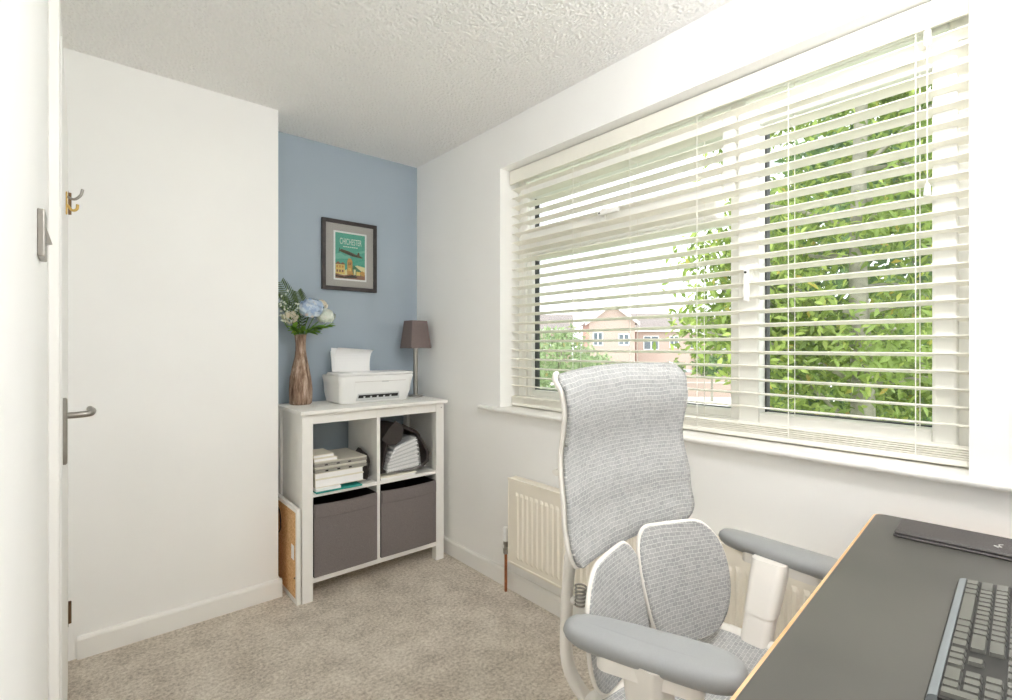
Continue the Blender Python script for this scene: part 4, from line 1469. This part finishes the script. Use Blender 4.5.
# near tree
random.seed(21)
TD = 4.9
tbase = atD(862, 346, 5.3); tbase.z = GZ
tree = thing('tree', 'tall yellow green leafy tree close outside the right hand casement', 'tree', tbase)
bm = bmesh.new()
trunk = curve_pts([tbase, tbase + Vector((.05, .05, 1.5)), tbase + Vector((-.05, -.02, 3.0)), tbase + Vector((.05, .05, 4.6)), tbase + Vector((0, 0, 6.6))], 6)
tube(bm, trunk, [.17 - .12 * i / len(trunk) for i in range(len(trunk))], 12)
obj('trunk', bm, 'bark', tree, smooth=1)
bm = bmesh.new()
tips = []
RT_ = Vector((BX[0], BY[0], 0)); FD_ = Vector((BX[1], BY[1], 0))
for k in range(46):
    s0 = trunk[min(len(trunk) - 1, random.randint(6, len(trunk) - 1))]
    a = random.uniform(0, 2 * PI)
    L = random.uniform(.8, 1.75)
    e = s0 + Vector((math.cos(a) * L, math.sin(a) * L, random.uniform(-.25, .6)))
    tube(bm, curve_pts([s0, s0.lerp(e, .5) + Vector((0, 0, .12)), e], 4), [.028 - .0024 * i for i in range(9)], 5)
    tips.append((s0, e))
# a longer limb reaching towards the fixed pane
for (px, py, d_) in ((700, 250, 5.3), (698, 315, 5.4), (716, 228, 5.2), (722, 290, 5.2)):
    e = atD(px, py, d_); s0 = trunk[14] if py < 300 else trunk[11]
    tube(bm, curve_pts([s0, s0.lerp(e, .5) + Vector((0, 0, .15)), e], 5), [.03 - .0022 * i for i in range(11)], 5)
    tips.append((s0, e))
obj('branches', bm, 'bark', tree, smooth=1)
near, far_ = [], bmesh.new()
pts = []
for s0, e in tips:
    for k in range(900 if len(tips) - tips.index((s0, e)) <= 4 else 420):
        t = random.uniform(.25, 1.05)
        p = s0.lerp(e, t) + Vector((random.gauss(0, .19), random.gauss(0, .19), random.gauss(-.04, .17)))
        d = Vector((random.uniform(-1, 1), random.uniform(-1, 1), random.uniform(-1.0, .25)))
        pts.append((p, d, Vector((-.6, -.3, .8)) + rdir() * .6))
pts = [q for q in pts if q[0].x > XO + .25]


def depth(p): return p.x * BX[1] + p.y * BY[1]


def pix(p):
    r = p.x * BX[0] + p.y * BY[0]; d = depth(p)
    return PPX + FPX * r / d, PPY - FPX * (p.z - CAM_H) / d


vis = sorted([i for i, q in enumerate(pts) if 767 < pix(q[0])[0] < 932 and 100 < pix(q[0])[1] < 424], key=lambda i: depth(pts[i][0]))[:260]
vset = set(vis)
for i, (p, d, up) in enumerate(pts):
    if i in vset:
        bm = bmesh.new(); petal(bm, (0, 0, 0), d, up, .10 * random.uniform(.8, 1.2), .045, .3, n=2)
        o = obj('leaf', bm, 'leaf', tree, local=True)
        o.location = p - tbase
    else:
        petal(far_, p, d, up, .10 * random.uniform(.7, 1.2), .045 * random.uniform(.8, 1.1), .3, n=2)
o = obj('foliage', far_, 'leaf', tree); o['kind'] = 'stuff'


def bush(name, c, rx, rz, n_, ln, mat, label, cat, trunk_h=0):
    base = Vector((c.x, c.y, GZ))
    t = thing(name, label, cat, base)
    bm = bmesh.new()
    for k in range(n_):
        d = rdir(); r = random.uniform(.45, 1.0) ** .5 * (1 + .18 * math.sin(6 * d.x + 5 * d.z) * math.cos(5 * d.y))
        p = c + Vector((d.x * rx * r, d.y * rx * r, max(GZ + .05 - c.z, d.z * rz * r)))
        petal(bm, p, rdir() + Vector((0, 0, -.2)), d + rdir() * .5, ln * random.uniform(.7, 1.2), ln * .5, .3, n=2)
    o = obj('foliage', bm, mat, t); o['kind'] = 'stuff'
    bm = bmesh.new()
    tube(bm, curve_pts([base, base.lerp(c, .5) + Vector((.06, .03, 0)), c], 4), [.10 - .006 * i for i in range(9)], 8)
    for k in range(7):
        d = rdir(); d.z = abs(d.z); tube(bm, [base.lerp(c, .6 + .05 * k), c + Vector((d.x * rx * .7, d.y * rx * .7, d.z * rz * .7))], [.04, .012], 5)
    obj('stem', bm, 'bark', t, smooth=1)
    return t


bush('background_tree', atD(880, 300, 10.2), 2.6, 4.2, 13000, .25, 'leaf_dark', 'dark green tree filling the gaps behind the near yellow green tree', 'tree')
bush('garden_tree', atD(558, 366, 15.5), 1.15, 1.25, 2600, .16, 'leaf_pale', 'pale green garden tree in front of the brick houses, at the left of the window', 'tree')
bush('garden_tree', atD(592, 380, 19), 1.15, 1.1, 1800, .17, 'leaf_pale', 'lower pale green bush just right of the pale garden tree', 'bush')
bush('hedge_shrub', atD(712, 366, 33), 1.3, .75, 900, .25, 'leaf_dark', 'dark green shrub above the brick garden wall', 'bush')
bush('hedge_shrub', atD(676, 371, 34), .5, .6, 700, .25, 'leaf_dark', 'dark green shrub left end above the brick garden wall', 'bush')


# houses: built in a local frame, front towards -y local, then turned to face the room
def house(label, px, d_, face, w, dep, eave, ridge, gable_front, wins, chim=None, par=None):
    """px pixel column of the facade's left end at camera depth d_; face = angle of the facade normal"""
    p = atD(px, 346, d_); p.z = GZ
    t = thing('brick_house', label, 'house', p, rotz=face)
    bm = bmesh.new(); box(bm, 0, w, 0, dep, 0, eave)
    if gable_front: prism(bm, [(0, 0, eave), (w, 0, eave), (w / 2, 0, ridge)], (0, dep, 0))
    else: prism(bm, [(0, 0, eave), (0, dep, eave), (0, dep / 2, ridge)], (w, 0, 0))
    obj('walls', bm, 'brick', t, local=True)
    bm = bmesh.new(); ov = .35
    if gable_front:
        k = (ridge - eave) / (w / 2)
        for s_ in (0, 1):
            x0, xr = (-ov, w / 2) if s_ == 0 else (w + ov, w / 2)
            prism(bm, [(x0, -ov, eave - ov * k), (xr, -ov, ridge), (xr, -ov, ridge + .16), (x0, -ov, eave - ov * k + .16)], (0, dep + 2 * ov, 0))
    else:
        k = (ridge - eave) / (dep / 2)
        for s_ in (0, 1):
            y0, yr = (-ov, dep / 2) if s_ == 0 else (dep + ov, dep / 2)
            prism(bm, [(-ov, y0, eave - ov * k), (-ov, yr, ridge), (-ov, yr, ridge + .16), (-ov, y0, eave - ov * k + .16)], (w + 2 * ov, 0, 0))
    rf = obj('roof', bm, 'roof', t, local=True)
    bm = bmesh.new()
    if gable_front:
        for s_ in (0, 1):
            x0 = -ov if s_ == 0 else w + ov
            k = (ridge - eave) / (w / 2)
            prism(bm, [(x0, -ov - .04, eave - ov * k - .12), (w / 2, -ov - .04, ridge - .12), (w / 2, -ov - .04, ridge + .18), (x0, -ov - .04, eave - ov * k + .18)], (0, .04, 0))
    else:
        box(bm, -ov, w + ov, -ov - .05, -ov, eave - .25, eave - .02)
    obj('bargeboard', bm, 'barge', rf, local=True)
    if chim is not None:
        bm = bmesh.new(); box(bm, chim, chim + .6, dep / 2 - .3, dep / 2 + .3, ridge - .4, ridge + 1.0); obj('chimney', bm, 'brick', rf, local=True)
    for (x0, x1, z0, z1) in wins:
        bm = bmesh.new()
        fwid = .09
        box(bm, x0, x0 + fwid, -.06, .02, z0, z1); box(bm, x1 - fwid, x1, -.06, .02, z0, z1)
        box(bm, x0, x1, -.06, .02, z0, z0 + fwid); box(bm, x0, x1, -.06, .02, z1 - fwid, z1)
        box(bm, (x0 + x1) / 2 - .05, (x0 + x1) / 2 + .05, -.06, .02, z0, z1)
        wf = obj('window', bm, 'barge', t, local=True)
        obj('pane', nb(x0 + .05, x1 - .05, -.03, -.005, z0 + .05, z1 - .05), 'win_dark', wf, local=True)
    return t


FA = -math.radians(49.5) + math.radians(4)        # facades look back along the view
house('brick house with a white trimmed gable facing the window, nearest the garden tree', 589, 45, FA, 4.1, 9, 5.9, 7.45, True, [(.35, 1.25, 3.7, 4.95), (2.6, 3.6, 3.75, 4.8), (2.4, 3.7, .9, 2.1)])
house('brick house with its roof slope facing us, behind the pale garden tree', 497, 58, FA, 8.6, 8, 5.6, 7.4, False, [(5.6, 6.9, 3.5, 4.8), (2.0, 3.4, 3.5, 4.8)])
house('low brick house with a long grey roof right of the gabled house', 636, 49, FA, 5.2, 8, 5.35, 7.0, False, [(.7, 2.2, 3.3, 4.7), (3.2, 4.1, 3.5, 4.7), (.8, 2.4, .8, 2.0)])
house('far pink brick house partly hidden behind the tree leaves', 684, 55, FA, 9.0, 8, 5.2, 7.0, False, [(.6, 1.7, 3.4, 4.7), (3.2, 4.6, 3.3, 4.6), (6.4, 7.6, 3.4, 4.6)])


def garage():
    p = atD(640, 346, 37); p.z = GZ
    t = thing('garage', 'flat roofed pale garage in front of the brick houses', 'garage', p, rotz=FA)
    obj('walls', nb(0, 4.6, 0, 5, 0, 1.55), 'barge', t, local=True)
    obj('flat_roof', nb(-.15, 4.75, -.15, 5.1, 1.55, 1.75), 'slate', t, local=True)
    obj('garage_door', nb(1.0, 3.5, -.04, 0, .02, 1.4), 'barge', t, local=True)


garage()
p = atD(674, 346, 36); p.z = GZ
gw = thing('garden_wall', 'low red brick garden wall below the dark green shrubs', 'wall', p, rotz=FA)
obj('brickwork', nb(0, 7, 0, .25, 0, 1.75), 'brick', gw, local=True)
obj('coping', nb(-.03, 7.03, -.04, .29, 1.0, 1.1), 'concrete', gw, local=True)
obj('gate_pier', nb(4.1, 4.5, -.08, .33, 0, 1.9), 'slate', gw, local=True)
